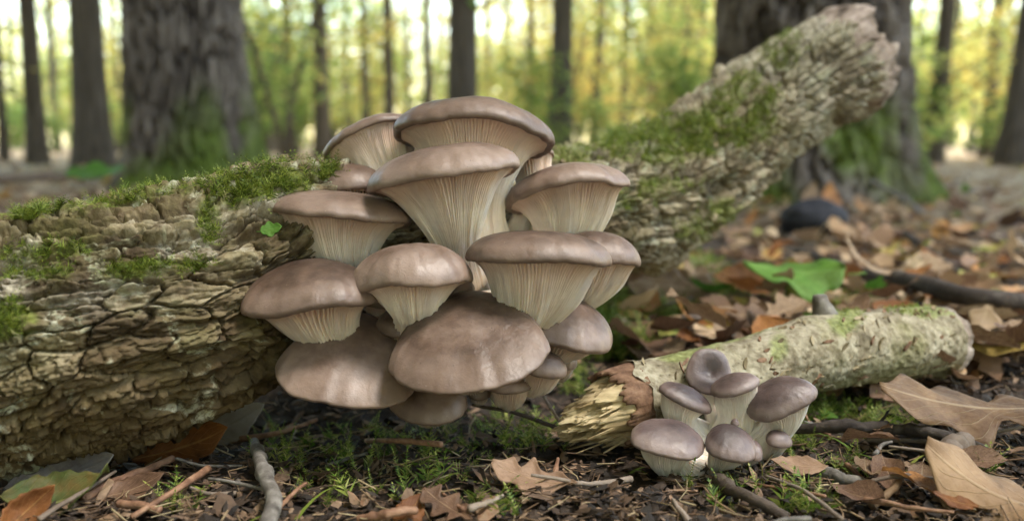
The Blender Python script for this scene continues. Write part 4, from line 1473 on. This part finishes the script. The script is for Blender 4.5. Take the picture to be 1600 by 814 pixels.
stick('twig', 'thin brown twig across the moss below the lowest mushroom', [G(572, 688, .012), G(630, 690, .018), G(690, 694, .016)], (.0013, .0017), 'twig_brown', seed=8)
stick('twig', 'black thin stalk leaning beside the splintered branch end', [at(832, 590, .545), at(860, 635, .535), at(888, 680, .520)], (.0008, .0012), 'twig', seed=9)
stick('twig', 'dark fine stalk crossing the moss near the splintered end', [at(738, 632, .53), at(800, 645, .53), at(870, 668, .525)], (.0010, .0014), 'twig', seed=10)
stick('twig', 'reddish brown snapped twig poking from the soil beside leaf scraps', [G(560, 812, .006), G(610, 806, .010), G(650, 797, .010)], (.0024, .0020), 'twig_brown', seed=11, knots=2)
stick('twig', 'slender fuzzy stalk standing upright before the reddish brown leaf', [at(872, 716, .475), at(862, 760, .450), at(852, 830, .430)], (.0010, .0016), 'twig_brown', seed=12, knots=5)
stick('dark_branch', 'dark fallen branch lying across the leaf litter behind', [G(1245, 392, .02), G(1340, 420, .03), G(1440, 440, .04), G(1520, 462, .04), G(1640, 478, .03)], (.0055, .0100), 'twig_dark', 'branch', seed=13, sides=14, knots=3)
stick('dark_branch', 'thinner brown branch slanting down onto the dark fallen branch', [at(1415, 365, 1.35), at(1460, 400, 1.25), at(1520, 440, 1.10), at(1620, 482, 1.0)], (.006, .005), 'twig_dark', 'branch', seed=14, knots=3)
stick('twig', 'short bark-covered stub lying under the grey-brown twig', [G(1506, 690, .010), G(1500, 718, .014), G(1494, 745, .010)], (.0065, .0075), 'twig', 'twig', seed=15)
stick('twig', 'pale split twig on the soil below the grey-brown twig', [G(1362, 790, .006), G(1395, 760, .010), G(1410, 738, .012)], (.0022, .0014), 'needle', 'twig', seed=16)
stick('twig', 'flat weathered strip of wood beside the flat brown scrap', [G(1268, 734, .005), G(1320, 746, .008), G(1365, 762, .006)], (.0042, .0030), 'twig_grey', 'twig', seed=17)
stick('twig', 'brown curved stick in the litter under the rounded mushroom', [G(1122, 748, .006), G(1160, 775, .010), G(1230, 808, .008)], (.0036, .0024), 'twig', 'twig', seed=18, knots=3)
stick('dark_branch', 'thin bare branch on the ground in front of the mossy trunk', [at(-40, 286, 2.4), at(80, 276, 2.5), at(160, 272, 2.6)], (.014, .010), 'twig', 'branch', seed=19)
stick('dark_branch', 'long brown branch lying beyond the great trunk', [at(1440, 286, 4.2), at(1530, 300, 4.2), at(1640, 306, 4.1)], (.03, .035), 'twig', 'branch', seed=20)
stick('dark_branch', 'thin grey stick leaning at the foot of the great trunk', [at(1360, 282, 2.3), at(1410, 310, 2.2), at(1450, 345, 2.0)], (.006, .006), 'twig_grey', 'branch', seed=21)
r = np.random.default_rng(77)
for q in range(46):
    px, py = (r.uniform(0, 1600), r.uniform(655, 830)) if q < 28 else (r.uniform(950, 1600), r.uniform(380, 560))
    if 960 < px < 1230 and 600 < py < 740:
        continue
    p = G(px, py, r.uniform(.005, .014))
    a_, L = r.uniform(0, 6.28), r.uniform(.02, .06) * (1 if q < 28 else 2)
    d = np.array([math.cos(a_), math.sin(a_), r.normal(.05, .15)]) * L
    mt = ['twig', 'twig_brown', 'twig_grey', 'twig'][q % 4]
    lab = {'twig': 'short dark twig scattered in the leaf litter', 'twig_brown': 'short reddish brown twig scattered in the leaf litter', 'twig_grey': 'short pale grey twig scattered in the leaf litter'}[mt]
    lab = lab.replace('scattered in the leaf litter', 'lying ' + where(px, py))
    stick('twig', lab, [p - d * .5, p + r.normal(0, .05, 3) * L, p + d * .5], (r.uniform(.0008, .002) * (1 if q < 28 else 2), .0008), mt, group=lab.replace('twig', 'twigs'), seed=100 + q, sides=6)
# dark stone near the great trunk
n1, n2 = 30, 44
u = np.linspace(0, math.pi, n1)[:, None]
v = np.linspace(0, 2 * math.pi, n2, endpoint=False)[None]
X = np.stack([np.sin(u) * np.cos(v), np.sin(u) * np.sin(v), np.cos(u) + 0 * v], -1)
k = 1 + .16 * fbm(X[..., 0] * 1.6, X[..., 1] * 1.6, X[..., 2] * 1.6, 4, 12)
p = G(1280, 368, 0)
P = X * k[..., None] * np.array([.072, .055, .042])
o = link('dark_stone', raw_mesh('dark_stone', P.reshape(-1, 3), grid_faces(n1, n2, True)), M['clod'])
o.location = (p[0], p[1] + .04, gh(p[0], p[1]) + .028)
tag(o, 'dark rounded stone among leaves before the great trunk', 'stone')

# ------------------------------------------------------------------ fine litter (stuff)
def build_litter():
    r = np.random.default_rng(91)

    def spot(n, y0=.36, y1=1.7, pw=1.0):
        Y = y0 * (y1 / y0) ** (r.random(n) ** pw)
        X = r.uniform(-.68, .68, n) * (Y + .06)
        return X, Y

    # chips: thin irregular flakes
    n = 19000
    X, Y = spot(n, .36, 1.5, 1.25)
    L = .0012 + .0052 * r.random(n) ** 1.6 + .004 * (r.random(n) < .05)
    Wd = L * r.uniform(.25, .75, n)
    hd = r.uniform(0, 6.28, n)
    tl = r.normal(0, .4, (n, 2))
    ax = np.stack([np.cos(hd), np.sin(hd), tl[:, 0]], -1)
    ax = norm(ax)
    bx = norm(np.cross(np.stack([0 * hd + tl[:, 1], 0 * hd, 0 * hd + 1], -1), ax))
    nx = np.cross(ax, bx)
    Z = gz(X, Y) + r.uniform(0, .006, n)
    c0 = np.stack([X, Y, Z], -1)
    shape = np.array([(-1, -.5), (-.3, -1), (.7, -.7), (1, .2), (.2, 1), (-.8, .6)])
    V = []
    for (a_, b_) in shape:
        j = r.uniform(.7, 1.2, n)
        V.append(c0 + ax * (a_ * L * j)[:, None] + bx * (b_ * Wd * j)[:, None] + nx * (r.normal(0, .12, n) * L)[:, None])
    top = c0 + nx * (L * r.uniform(.05, .28, n))[:, None]
    V = np.stack(V + [top], 1)
    idx = (np.arange(n) * 7)[:, None, None]
    F = np.array([(q, (q + 1) % 6, 6) for q in range(6)])[None] + idx
    tag(link('forest_litter', raw_mesh('forest_litter', V.reshape(-1, 3), F.reshape(-1, 3), False), M['litter']), 'crumbs of soil, bark and leaf scraps covering the ground', 'litter', kind='stuff')
    # needles and stalks: 3-sided bent sticks
    n = 3600
    X, Y = spot(n, .36, 1.3, 1.3)
    L = r.uniform(.006, .026, n)
    R = r.uniform(.00025, .0007, n)
    hd = r.uniform(0, 6.28, n)
    d = norm(np.stack([np.cos(hd), np.sin(hd), r.normal(.03, .22, n)], -1))
    sd = norm(np.cross(d, np.array([0, 0, 1.0])))
    up = np.cross(sd, d)
    c0 = np.stack([X, Y, gz(X, Y) + r.uniform(.001, .008, n)], -1)
    bend = r.normal(0, .12, n)
    V = []
    for k, f in enumerate((-.5, 0, .5)):
        for q in range(3):
            a_ = q * 2.094
            V.append(c0 + d * (f * L)[:, None] + sd * (bend * L * (1 - 4 * f * f))[:, None] + (sd * math.cos(a_) + up * math.sin(a_)) * (R * (1 - .3 * abs(f)))[:, None])
    V = np.stack(V, 1)
    F = grid_faces(3, 3, True)[None] + (np.arange(n) * 9)[:, None, None]
    tag(link('dry_stalks', raw_mesh('dry_stalks', V.reshape(-1, 3), F.reshape(-1, 4)), M['needle']), 'thin dry stalks and needles strewn over the soil', 'litter', kind='stuff')


build_litter()

# ------------------------------------------------------------------ moss
def sprig_geo(r, H, npair, lean, wid=.16):
    """feathery moss shoot: list of triangles"""
    t = np.linspace(0, 1, npair + 2)
    hd = r.uniform(0, 6.28)
    dirx = np.array([math.cos(hd), math.sin(hd), 0])
    side = np.array([-math.sin(hd), math.cos(hd), 0])
    P = np.stack([dirx * (lean * H * q ** 1.6) + np.array([0, 0, 1]) * H * (q - .25 * lean * q * q) for q in t])
    V, F = [], []
    w0 = H * .022
    for k in range(len(t) - 1):
        n0 = len(V)
        V += [P[k] - side * w0, P[k] + side * w0, P[k + 1]]
        F.append((n0, n0 + 1, n0 + 2))
    for k in range(1, len(t)):
        wl = H * wid * (1.25 - t[k]) * r.uniform(.75, 1.25)
        tang = norm(P[k] - P[k - 1])
        for sgn in (-1, 1):
            tip = P[k] + side * sgn * wl + tang * wl * .75 + np.array([0, 0, 1]) * wl * r.normal(0, .25)
            n0 = len(V)
            V += [P[k] - tang * wl * .18, P[k] + tang * wl * .30 + side * sgn * wl * .2, tip]
            F.append((n0, n0 + 1, n0 + 2))
    V += [P[-1] - side * w0 * 2, P[-1] + side * w0 * 2, P[-1] + norm(P[-1] - P[-2]) * H * .16]
    F.append((len(V) - 3, len(V) - 2, len(V) - 1))
    return np.array(V), np.array(F)


def build_moss():
    r = np.random.default_rng(131)
    lib = [sprig_geo(np.random.default_rng(700 + q), 1.0, 9, np.random.default_rng(700 + q).uniform(.2, .9), .20) for q in range(14)]
    small = [sprig_geo(np.random.default_rng(740 + q), 1.0, 4, np.random.default_rng(740 + q).uniform(.3, 1.1), .42) for q in range(14)]
    # on the log
    P, N, PX, PY, face = (LOG[k] for k in ('P', 'N', 'PX', 'PY', 'face'))
    names = {0: 'bright green moss cushion on top of the log beside the jutting cap', 4: 'spread of green moss on the log toward its raised end'}
    for e, el in enumerate(LOGMOSS):
        nz = fbm(P[..., 0] * 55, P[..., 1] * 55, P[..., 2] * 55, 3, 17)
        mk = (ellipse_mask(PX, PY, *el) + nz * 1.7 < .35 + 1.1 * r.random(PX.shape) ** 1.6) & (face > -.25) & (PX > -30)
        ii, jj = np.nonzero(mk)
        if len(ii) < 20:
            continue
        dens = {0: 1900, 1: 250, 2: 350, 3: 260, 4: 2600, 5: 700, 6: 600, 7: 200, 8: 400, 9: 450, 10: 120, 11: 360, 12: 700, 13: 500, 14: 300}[e]
        pick = r.integers(0, len(ii), dens)
        b = Bag()
        for q in pick:
            i, j = ii[q], jj[q]
            nn = norm(N[i, j] * .7 + np.array([0, 0, .6]) + r.normal(0, .25, 3))
            tx = norm(np.cross(nn, r.normal(0, 1, 3)))
            ty = np.cross(nn, tx)
            V, F = small[r.integers(0, 14)]
            H = r.uniform(.0022, .0090) * (1.2 if e in (0, 4) else .9)
            b.add(P[i, j] - nn * .0006 + H * (V[:, :1] * tx + V[:, 1:2] * ty + V[:, 2:] * nn), None, F)
        tag(link('moss', b.mesh('moss', False), M['moss']), names.get(e, 'thin green moss growing in the log bark'), 'moss', kind='stuff')
    # on the pale branch
    b = Bag()
    Pb, PXb, PYb, Db = BR['P'], BR['PX'], BR['PY'], BR['D']
    for el, dn in (((1130, 524, 60, 9, -12), 420), ((1330, 498, 20, 22, 20), 120), ((1425, 484, 45, 12, 0), 200)):
        mk = (ellipse_mask(PXb, PYb, *el) < 1) & (Db[..., 2] > .2)
        ii, jj = np.nonzero(mk)
        for q in (r.integers(0, len(ii), dn) if len(ii) else ()):
            i, j = ii[q], jj[q]
            nn = norm(Db[i, j] + r.normal(0, .3, 3))
            tx = norm(np.cross(nn, r.normal(0, 1, 3)))
            ty = np.cross(nn, tx)
            V, F = small[r.integers(0, 14)]
            H = r.uniform(.0015, .0042)
            b.add(Pb[i, j] + H * (V[:, :1] * tx + V[:, 1:2] * ty + V[:, 2:] * nn), None, F)
    tag(link('moss', b.mesh('moss', False), M['moss_ground']), 'yellow-green moss on the upper side of the pale branch', 'moss', kind='stuff')
    # ground moss mats
    b = Bag()
    mats = [(560, 705, 55, 40, 80), (445, 705, 60, 40, 90), (790, 685, 75, 45, 110), (690, 740, 60, 30, 60), (1265, 640, 40, 34, 120), (1010, 485, 110, 26, 330),
            (950, 545, 80, 26, 260), (1255, 790, 55, 26, 70), (285, 790, 30, 18, 40), (1085, 430, 60, 20, 160), (775, 795, 45, 22, 60), (1340, 650, 80, 22, 160), (900, 600, 40, 24, 130),
            (840, 690, 30, 22, 60), (1240, 700, 40, 14, 60), (500, 770, 60, 30, 50), (1130, 790, 40, 18, 30), (1530, 740, 30, 16, 30), (640, 700, 70, 24, 40), (930, 480, 60, 30, 200), (1100, 470, 120, 20, 240), (1400, 660, 60, 18, 100), (700, 690, 90, 20, 50), (1330, 740, 60, 20, 50), (1180, 760, 60, 20, 25), (600, 770, 90, 26, 50), (1330, 500, 90, 18, 120)]
    for (mx, my, ra, rb, n) in mats:
        for _ in range(n):
            a_, q = r.uniform(0, 6.28), math.sqrt(r.random())
            if my > 560 and r.random() < .5:
                continue
            p = on_ground(mx + ra * q * math.cos(a_), my + rb * q * math.sin(a_), .001)
            V, F = (lib if r.random() < .55 else small)[r.integers(0, 14)]
            H = r.uniform(.006, .017) * (1.9 if my < 560 else 1)
            az = r.uniform(0, 6.28)
            ca, sa = math.cos(az), math.sin(az)
            W = V * H
            W = np.stack([W[:, 0] * ca - W[:, 1] * sa, W[:, 0] * sa + W[:, 1] * ca, W[:, 2]], -1)
            b.add(W + p, None, F)
    tag(link('ground_moss', b.mesh('ground_moss', False), M['moss_ground']), 'low olive and green moss growing between the litter', 'moss', kind='stuff')
    # individual larger sprigs
    spots = [(555, 740, .030), (575, 735, .024), (590, 750, .022), (540, 720, .020), (660, 735, .022), (690, 745, .020), (745, 800, .018), (775, 790, .016), (790, 705, .024), (820, 700, .022),
             (800, 690, .026), (770, 670, .022), (840, 690, .018), (445, 735, .022), (470, 730, .020), (420, 720, .020), (395, 715, .020), (1250, 800, .020), (1275, 795, .018), (1240, 785, .016),
             (1270, 655, .022), (1290, 650, .020), (1425, 665, .018), (1410, 660, .016), (1500, 750, .014), (1075, 770, .018), (1090, 765, .016), (280, 800, .016), (295, 790, .016), (950, 560, .024),
             (975, 555, .022), (890, 610, .02), (905, 600, .02), (1060, 445, .03), (1085, 440, .03), (1240, 725, .014), (520, 760, .016), (620, 720, .018), (880, 705, .016), (725, 700, .018)]
    meshes = []
    for q in range(8):
        V, F = sprig_geo(np.random.default_rng(800 + q), 1.0, 13, np.random.default_rng(800 + q).uniform(.25, .95), .17)
        me = raw_mesh('moss_sprig', V, F, False)
        me.materials.append(M['moss_ground'])
        meshes.append(me)
    for q, (px, py, H) in enumerate(spots):
        o = bpy.data.objects.new('moss_sprig', meshes[q % 8])
        C.objects.link(o)
        p = on_ground(px, py, .001)
        o.location = Vector(p)
        o.scale = (H, H, H)
        o.rotation_euler = (r.normal(0, .15), r.normal(0, .15), r.uniform(0, 6.28))
        lab = ('tall' if H > .021 else 'short') + ' feathery green moss sprig standing ' + where(px, py)
        tag(o, lab, 'moss sprig', lab.replace('sprig', 'sprigs'))
    # a few grass blades
    b = Bag()
    for (px, py, L) in [(455, 805, .05), (1400, 735, .035), (790, 660, .04), (480, 690, .03), (1420, 720, .03), (860, 690, .04), (1000, 740, .02), (330, 770, .03), (1330, 690, .04), (1310, 560, .03)]:
        for _ in range(3):
            p = on_ground(px + r.normal(0, 12), py + r.normal(0, 6), .001)
            hd = r.uniform(0, 6.28)
            d = np.array([math.cos(hd), math.sin(hd), 0])
            sd = np.array([-d[1], d[0], 0])
            t = np.linspace(0, 1, 7)[:, None]
            c0 = p + d * L * t * .8 + np.array([0, 0, 1]) * L * (.5 * t - .42 * t * t)
            w = .0011 * (1 - t) + .0001
            b.add(np.stack([c0 - sd * w, c0 + sd * w], 1).reshape(-1, 3), grid_faces(7, 2))
    tag(link('grass', b.mesh('grass'), M['leaf_green'] if False else M['moss_ground']), 'single green grass blades among the litter', 'grass', kind='stuff')


build_moss()

# ------------------------------------------------------------------ trees
def big_tree(label, px, Y, wid_px, seed, H=14.0, lean=(0, 0)):
    d = wid_px * Y / F_PX
    p0 = at(px, 230, Y)
    x0 = p0[0]
    z0 = gh(x0, Y) - .05
    root = empty('great_trunk_tree', (x0, Y, z0))
    tag(root, label, 'tree')
    na = 230
    z = np.concatenate([np.linspace(0, 1.5, 120), np.linspace(1.5, H, 40)[1:]])
    th = np.linspace(0, 2 * np.pi, na, endpoint=False)
    Z, TH = np.meshgrid(z, th, indexing='ij')
    r0 = d / 2
    rb = r0 * (1 - .55 * (Z / H)) + r0 * .55 * np.exp(-Z / .16) * (1 + .5 * np.cos(TH * 5 + seed) + .25 * np.cos(TH * 3 + 2 * seed))
    c = TH * r0
    w = .05 * fbm(Z * 4, np.cos(TH) * 2, np.sin(TH) * 2, 3, seed)
    f1, f2, idv, _, _ = voro2((c + w) / .024 + 40, (Z + 2 * w) / .17 + 40, seed + 3)
    e = sstep(.03, .28, f2 - f1)
    g1, g2, id2, _, _ = voro2((c + w * .5) / .02 + 40, (Z + w) / .06 + 40, seed + 6)
    disp = .028 * e + .014 * idv * e + .006 * sstep(.02, .25, g2 - g1) + .02 * fbm(np.cos(TH) * 1.5, np.sin(TH) * 1.5, Z * 1.5, 3, seed + 9)
    P = np.stack([rb * 0, rb * 0, Z], -1)
    k = rb - .025 + disp
    P[..., 0] = k * np.cos(TH) + lean[0] * Z
    P[..., 1] = k * np.sin(TH) + lean[1] * Z
    moss = (1 - sstep(.16, .50, Z + .18 * fbm(np.cos(TH) * 2.5, np.sin(TH) * 2.5, Z * 4, 3, seed + 12))) * sstep(-.25, .25, fbm(np.cos(TH) * 2, np.sin(TH) * 2, Z * 3, 3, seed + 15) + .12)
    me = raw_mesh('trunk', P.reshape(-1, 3), grid_faces(len(z), na, True), True, {'plate': e * (.4 + .6 * idv), 'moss': moss})
    link('trunk', me, M['bigtrunk'], root)
    r = np.random.default_rng(seed + 70)
    b = Bag()
    tips = []
    for k in range(16):
        zz = r.uniform(3.8, H - 1)
        hd = r.uniform(-.25, 3.4)  # limbs kept out of the sun's path so its light gets through
        L = r.uniform(2.5, 5.0)
        t = np.linspace(0, 1, 8)[:, None]
        p = np.array([0, 0, zz]) + np.array([math.cos(hd), math.sin(hd), .35]) * L * t
        b.add(*tube(p, .085 * (1 - .85 * t[:, 0]) + .006, 7))
        tips += [p[3], p[4], p[5], p[6], p[7]]
    link('limbs', b.mesh('limbs'), M['trunk'], root)
    link('crown', crown_mesh(seed + 80, tips, 260, .9, .10), M['foliage_unseen'], root)  # unseen crown, made dense to cut the light from overhead
    return root


def limb_set(r, H, r0, n=7):
    b = Bag()
    tips = []
    for k in range(n):
        z = H * r.uniform(.45, .95)
        hd = r.uniform(0, 6.28)
        L = r.uniform(1.2, 3.0) * (1.2 - z / H * .6)
        t = np.linspace(0, 1, 6)[:, None]
        d = np.array([math.cos(hd), math.sin(hd), .55])
        p = np.array([0, 0, z]) + d * L * t + np.array([0, 0, .25]) * L * t * t
        b.add(*tube(p, r0 * .35 * (1 - .8 * t[:, 0]) + .006, 6))
        tips += [p[3], p[4], p[5]]
    return b, tips


def leaf_cloud(r, centres, n_each, spread, size, flat=.5):
    c = np.repeat(np.asarray(centres), n_each, 0)
    n = len(c)
    p = c + r.normal(0, 1, (n, 3)) * np.array([spread, spread, spread * flat])
    a = norm(r.normal(0, 1, (n, 3)) * np.array([1, 1, .45]))
    b_ = norm(np.cross(a, r.normal(0, 1, (n, 3)) * .6 + np.array([0, 0, 1])))
    s = size * r.uniform(.6, 1.4, n)[:, None]
    V = np.stack([p - a * s, p - b_ * s * .5 - a * s * .1, p + a * s, p + b_ * s * .5 - a * s * .1], 1)
    F = (np.arange(n) * 4)[:, None] + np.arange(4)[None]
    return V.reshape(-1, 3), F


def crown_mesh(seed, tips, n_each, spread, size):
    r = np.random.default_rng(seed)
    V, F = leaf_cloud(r, tips, n_each, spread, size)
    return raw_mesh('crown', V, F, False)


TREES = {}


def tree_proto(v):
    r = np.random.default_rng(1200 + v)
    H = r.uniform(9, 12)
    t = np.linspace(0, 1, 26)
    path = np.stack([.10 * np.sin(t * 3 + v) * t * 2, .10 * np.cos(t * 2.5 + v) * t * 2, t * H], -1)
    b = Bag()
    rad = .5 * (1 - .75 * t) + .22 * np.exp(-t * H / .25)
    b.add(*tube(path, rad, 18, v, .03))                 # unit diameter trunk, scaled per tree in x and y
    lb, tips = limb_set(r, H, .10, 9)
    low_tips, lows = [], []
    for k in range(9):
        z = r.uniform(.5, 4.5)
        hd = r.uniform(0, 6.28)
        L = r.uniform(.5, 1.5)
        t2 = np.linspace(0, 1, 7)[:, None]
        p = np.array([0, 0, z]) + np.array([math.cos(hd), math.sin(hd), r.uniform(.1, .7)]) * L * t2 + r.normal(0, .03, (7, 3)) * t2
        lV, l4, l3 = tube(p, .012 * (1 - .8 * t2[:, 0]) + .002, 5)
        lows.append(raw_mesh('limb', lV, [l4, l3]))
        lows[-1].materials.append(M['trunk'])
        low_tips += [p[3], p[5], p[6]]
    me = b.mesh('trunk')
    lm = lb.mesh('limbs')
    lowV, lowF = leaf_cloud(r, low_tips, 16, .16, .045)
    cv, cf = leaf_cloud(np.random.default_rng(1300 + v), tips, 22, .9, .13)
    cm = (raw_mesh('crown', np.vstack([cv, lowV]), np.vstack([cf, lowF + len(cv)]), False), crown_mesh(1300 + v, tips, 130, .9, .13))
    return me, lm, cm, lows


def slender_trees():
    r = np.random.default_rng(61)
    protos = [tree_proto(v) for v in range(4)]
    lst = [(12, 14, 9, .01), (64, 28, 8, -.005), (150, 52, 6.2, .004), (457, 15, 12, 0), (507, 25, 10.5, -.003), (574, 13, 14, 0), (611, 18, 12, -.004), (671, 15, 13, 0), (722, 48, 6.8, .012),
           (828, 15, 14, 0), (874, 36, 7.8, .010), (925, 17, 11.5, .05), (972, 15, 13, .008), (1010, 12, 16, 0), (1090, 14, 15, 0), (1452, 28, 8.5, .04), (1536, 22, 10.5, .015), (1578, 46, 7.2, .06),
           (1512, 11, 17, 0), (1422, 10, 18, .01), (95, 12, 17, 0), (190, 10, 19, .01), (430, 11, 18, 0), (545, 9, 20, .01), (640, 9, 19, 0), (760, 11, 18, .006), (790, 9, 22, 0), (905, 10, 20, 0), (1040, 10, 20, .01), (1065, 12, 17, -.01),
           (35, 9, 21, 0), (1560, 10, 21, 0), (950, 8, 24, 0), (690, 8, 25, 0), (590, 8, 26, 0), (850, 8, 26, 0), (1480, 9, 24, 0)]
    for k in range(34):            # unseen trees added outside the frame to cut skylight, sun side left open
        a = r.uniform(.62, 1.1) if k % 4 == 0 else r.uniform(3.1, 5.66)
        d = r.uniform(2.6, 10)
        lst.append((None, math.sin(a) * d, math.cos(a) * d, r.uniform(.15, .3)))
    own = ['thin dark trunk standing farthest out beyond the mossy-footed trunk', 'slim trunk next but one to the mossy-footed trunk',
           'straight mid-sized trunk standing close beside the mossy-footed trunk', 'thin dark trunk rising above the bright moss cushion on the log',
           'slim trunk rising just beside the upward-tilted mushroom', 'very thin trunk rising behind the upward-tilted mushroom',
           'thin trunk between the upward-tilted and the topmost mushroom', 'thin pale-lit trunk behind the shoulder of the topmost mushroom',
           'stout straight trunk directly behind the topmost mushroom cap', 'thin trunk in the gap between two thicker trunks behind the mushrooms',
           'mid-sized trunk rising beside the topmost mushroom over the log', 'thin leaning trunk above the mossy stretch of the log',
           'thin upright trunk next to the leaning one above the mossy log', 'very thin trunk above the mossy stretch of the log',
           'thin trunk close beside the great dark trunk, above the log', 'slim leaning trunk beyond the great dark trunk',
           'slim upright trunk in the open gap past the great dark trunk', 'stout slanting trunk farthest out past the great dark trunk']
    for k, it in enumerate(lst):
        me, lm, cms, lows = protos[k % 4]
        cm = cms[1 if it[0] is None else 0]
        if it[0] is None:
            x, y, dia, lean = it[1], it[2], it[3], 0
            label, grp = 'unseen slim tree added outside the frame to cut skylight', 'unseen trees added to cut skylight'
        else:
            px, w, y, lean = it
            x = (px - CX) / F_PX * y * 1.0
            dia = w * y / F_PX
            grp = 'slender trees in the wood behind'
            label = 'slender dark tree trunk in the blurred autumn wood behind' if y > 11 else 'mid-sized straight grey-brown tree trunk standing behind the log'
            grp = grp if y > 11 else 'mid-sized trees behind the log'
        if k < len(own):
            label = own[k]
        z = gh(x, y) - .05
        root = empty('forest_tree', (x, y, z))
        root.rotation_euler = (0, math.atan(lean), 0)
        tag(root, label, 'tree', grp)
        o = bpy.data.objects.new('trunk', me)
        C.objects.link(o)
        if not me.materials:
            me.materials.append(M['trunk'])
            lm.materials.append(M['trunk'])
        if not cm.materials:
            cm.materials.append(M['foliage_unseen'] if it[0] is None else M['foliage_autumn'])
        o.parent = root
        o.scale = (dia, dia, 1)
        q = bpy.data.objects.new('limbs', lm)
        C.objects.link(q)
        q.parent = root
        q.rotation_euler = (0, 0, r.uniform(0, 6.28))
        cr = bpy.data.objects.new('crown', cm)
        C.objects.link(cr)
        cr.parent = root
        cr.rotation_euler = q.rotation_euler
        for l_ in (lows if it[0] is not None else ()):
            ob = bpy.data.objects.new('limb', l_)
            C.objects.link(ob)
            ob.parent = root
            ob.rotation_euler = q.rotation_euler


def sapling_proto(v, kind):
    r = np.random.default_rng(1500 + v)
    H = r.uniform(1.6, 3.2) if kind == 'tall' else r.uniform(.5, 1.0)
    b = Bag()
    tips = []
    ns = r.integers(2, 4)
    for k in range(ns):
        hd = r.uniform(0, 6.28)
        t = np.linspace(0, 1, 9)[:, None]
        p = np.concatenate([np.cos(hd) * .38 * H * t ** 1.3, np.sin(hd) * .38 * H * t ** 1.3, H * t * r.uniform(.8, 1.05)], 1)
        b.add(*tube(p, .012 * H * (1 - .8 * t[:, 0]) + .002, 6))
        for q in range(2, 9):
            for _ in range(2):
                a = r.uniform(0, 6.28)
                L = H * r.uniform(.15, .48) * (1.2 - q / 10)
                e = p[q] + np.array([math.cos(a), math.sin(a), .2]) * L
                f = np.linspace(0, 1, 4)[:, None]
                b.add(*tube(p[q] + (e - p[q]) * f, .004 * H * (1 - .8 * f[:, 0]) + .001, 4))
                tips += [p[q] * .4 + e * .6, e]
    cm = crown_mesh(1600 + v, tips, 26 if kind == 'tall' else 12, .10 * H, .045 if kind == 'tall' else .035)
    return b.mesh('stem'), cm


def saplings():
    r = np.random.default_rng(71)
    tall = [sapling_proto(v, 'tall') for v in range(5)]
    low = [sapling_proto(20 + v, 'low') for v in range(4)]
    for k in range(134):
        is_low = k < 20
        behind = k >= 120  # unseen saplings added behind the camera to block low front light
        if is_low:
            y = r.uniform(4.5, 14)
        else:
            y = 8 + 34 * r.random() ** .8
        px = r.uniform(-60, 1660)
        if is_low and px < 480:
            y += 6
        x = (px - CX) / F_PX * y
        if behind:
            aa_, dd_ = r.uniform(1.75, 4.5), r.uniform(1.6, 4.5)
            x, y = math.sin(aa_) * dd_, math.cos(aa_) * dd_
        me, cm = (low if is_low else tall)[k % (4 if is_low else 5)]
        mt = M['foliage_green'] if is_low or k % 4 == 0 else M['foliage_autumn']
        if not me.materials:
            me.materials.append(M['trunk'])
            cm.materials.append(mt)
        sc = r.uniform(.7, 1.2) * (1 if is_low or behind else max(1, y / 17))
        root = empty('sapling', (x, y, gh(x, y) - .02))
        root.scale = (sc,) * 3
        root.rotation_euler = (0, 0, r.uniform(0, 6.28))
        if behind:
            tag(root, 'unseen leafy sapling added behind the camera to block low light', 'sapling', 'unseen saplings added to block low light')
        elif is_low:
            zone = 'beside the mossy-footed trunk' if px < 480 else 'behind the mushrooms' if px < 900 else 'behind the mossy stretch of log' if px < 1120 else 'past the great dark trunk'
            tag(root, 'low leafy green seedling on the forest floor ' + zone, 'sapling', 'low seedlings ' + zone)
        else:
            zone = 'around the mossy-footed trunk' if px < 480 else 'behind the mushrooms' if px < 900 else 'behind the mossy stretch of log' if px < 1120 else 'around the great dark trunk'
            far = 'tall far-off' if y > 22 else 'nearer'
            col_ = 'greenish' if mt is M['foliage_green'] else 'yellow'
            tag(root, far + ' ' + col_ + ' sapling with light foliage ' + zone, 'sapling', far + ' ' + col_ + ' saplings ' + zone)
        o = bpy.data.objects.new('stem', me)
        C.objects.link(o)
        o.parent = root
        c_ = bpy.data.objects.new('crown', cm)
        C.objects.link(c_)
        c_.parent = root


def far_woods():
    r = np.random.default_rng(81)
    n = 26000
    nb = 30000  # wood carried on all round, unseen, to block low skylight
    az = np.concatenate([r.uniform(-46, 46, n), r.uniform(46, 314, nb)]) * math.pi / 180
    d = np.concatenate([r.uniform(42, 75, n), r.uniform(24, 40, nb)])
    h = np.concatenate([r.uniform(-.2, 14, n), r.uniform(-.2, 15, nb)])
    x, y = d * np.sin(az), d * np.cos(az)
    # clumps: thinner higher up so that sky breaks through
    dens = fbm(x * .16, y * .16, h * .30, 3, 77)
    keep = (dens > -.30 + .048 * (h - 1)) | ((np.abs(az) > .81) & (dens > -.35 + .03 * h))
    x, y, h = x[keep], y[keep], h[keep]
    V, F = leaf_cloud(r, np.stack([x, y, h], -1), 1, .1, 1.0, 1)
    q = V.reshape(-1, 4, 3)
    cen = q.mean(1, keepdims=True)
    V = (cen + (q - cen) * np.where(np.abs(az[keep]) > .81, .42, .30)[:, None, None]).reshape(-1, 3)
    tag(link('far_woods', raw_mesh('far_woods', V, F, False), M['foliage_autumn']), 'distant mass of yellow-green autumn foliage closing the view', 'woods', kind='stuff')


big_tree('massive furrowed trunk with mossy foot behind the left arm of log', 299, 3.55, 172, 5)
big_tree('massive dark trunk behind the raised broken end of the log', 1258, 3.0, 268, 9)
slender_trees()
saplings()
far_woods()
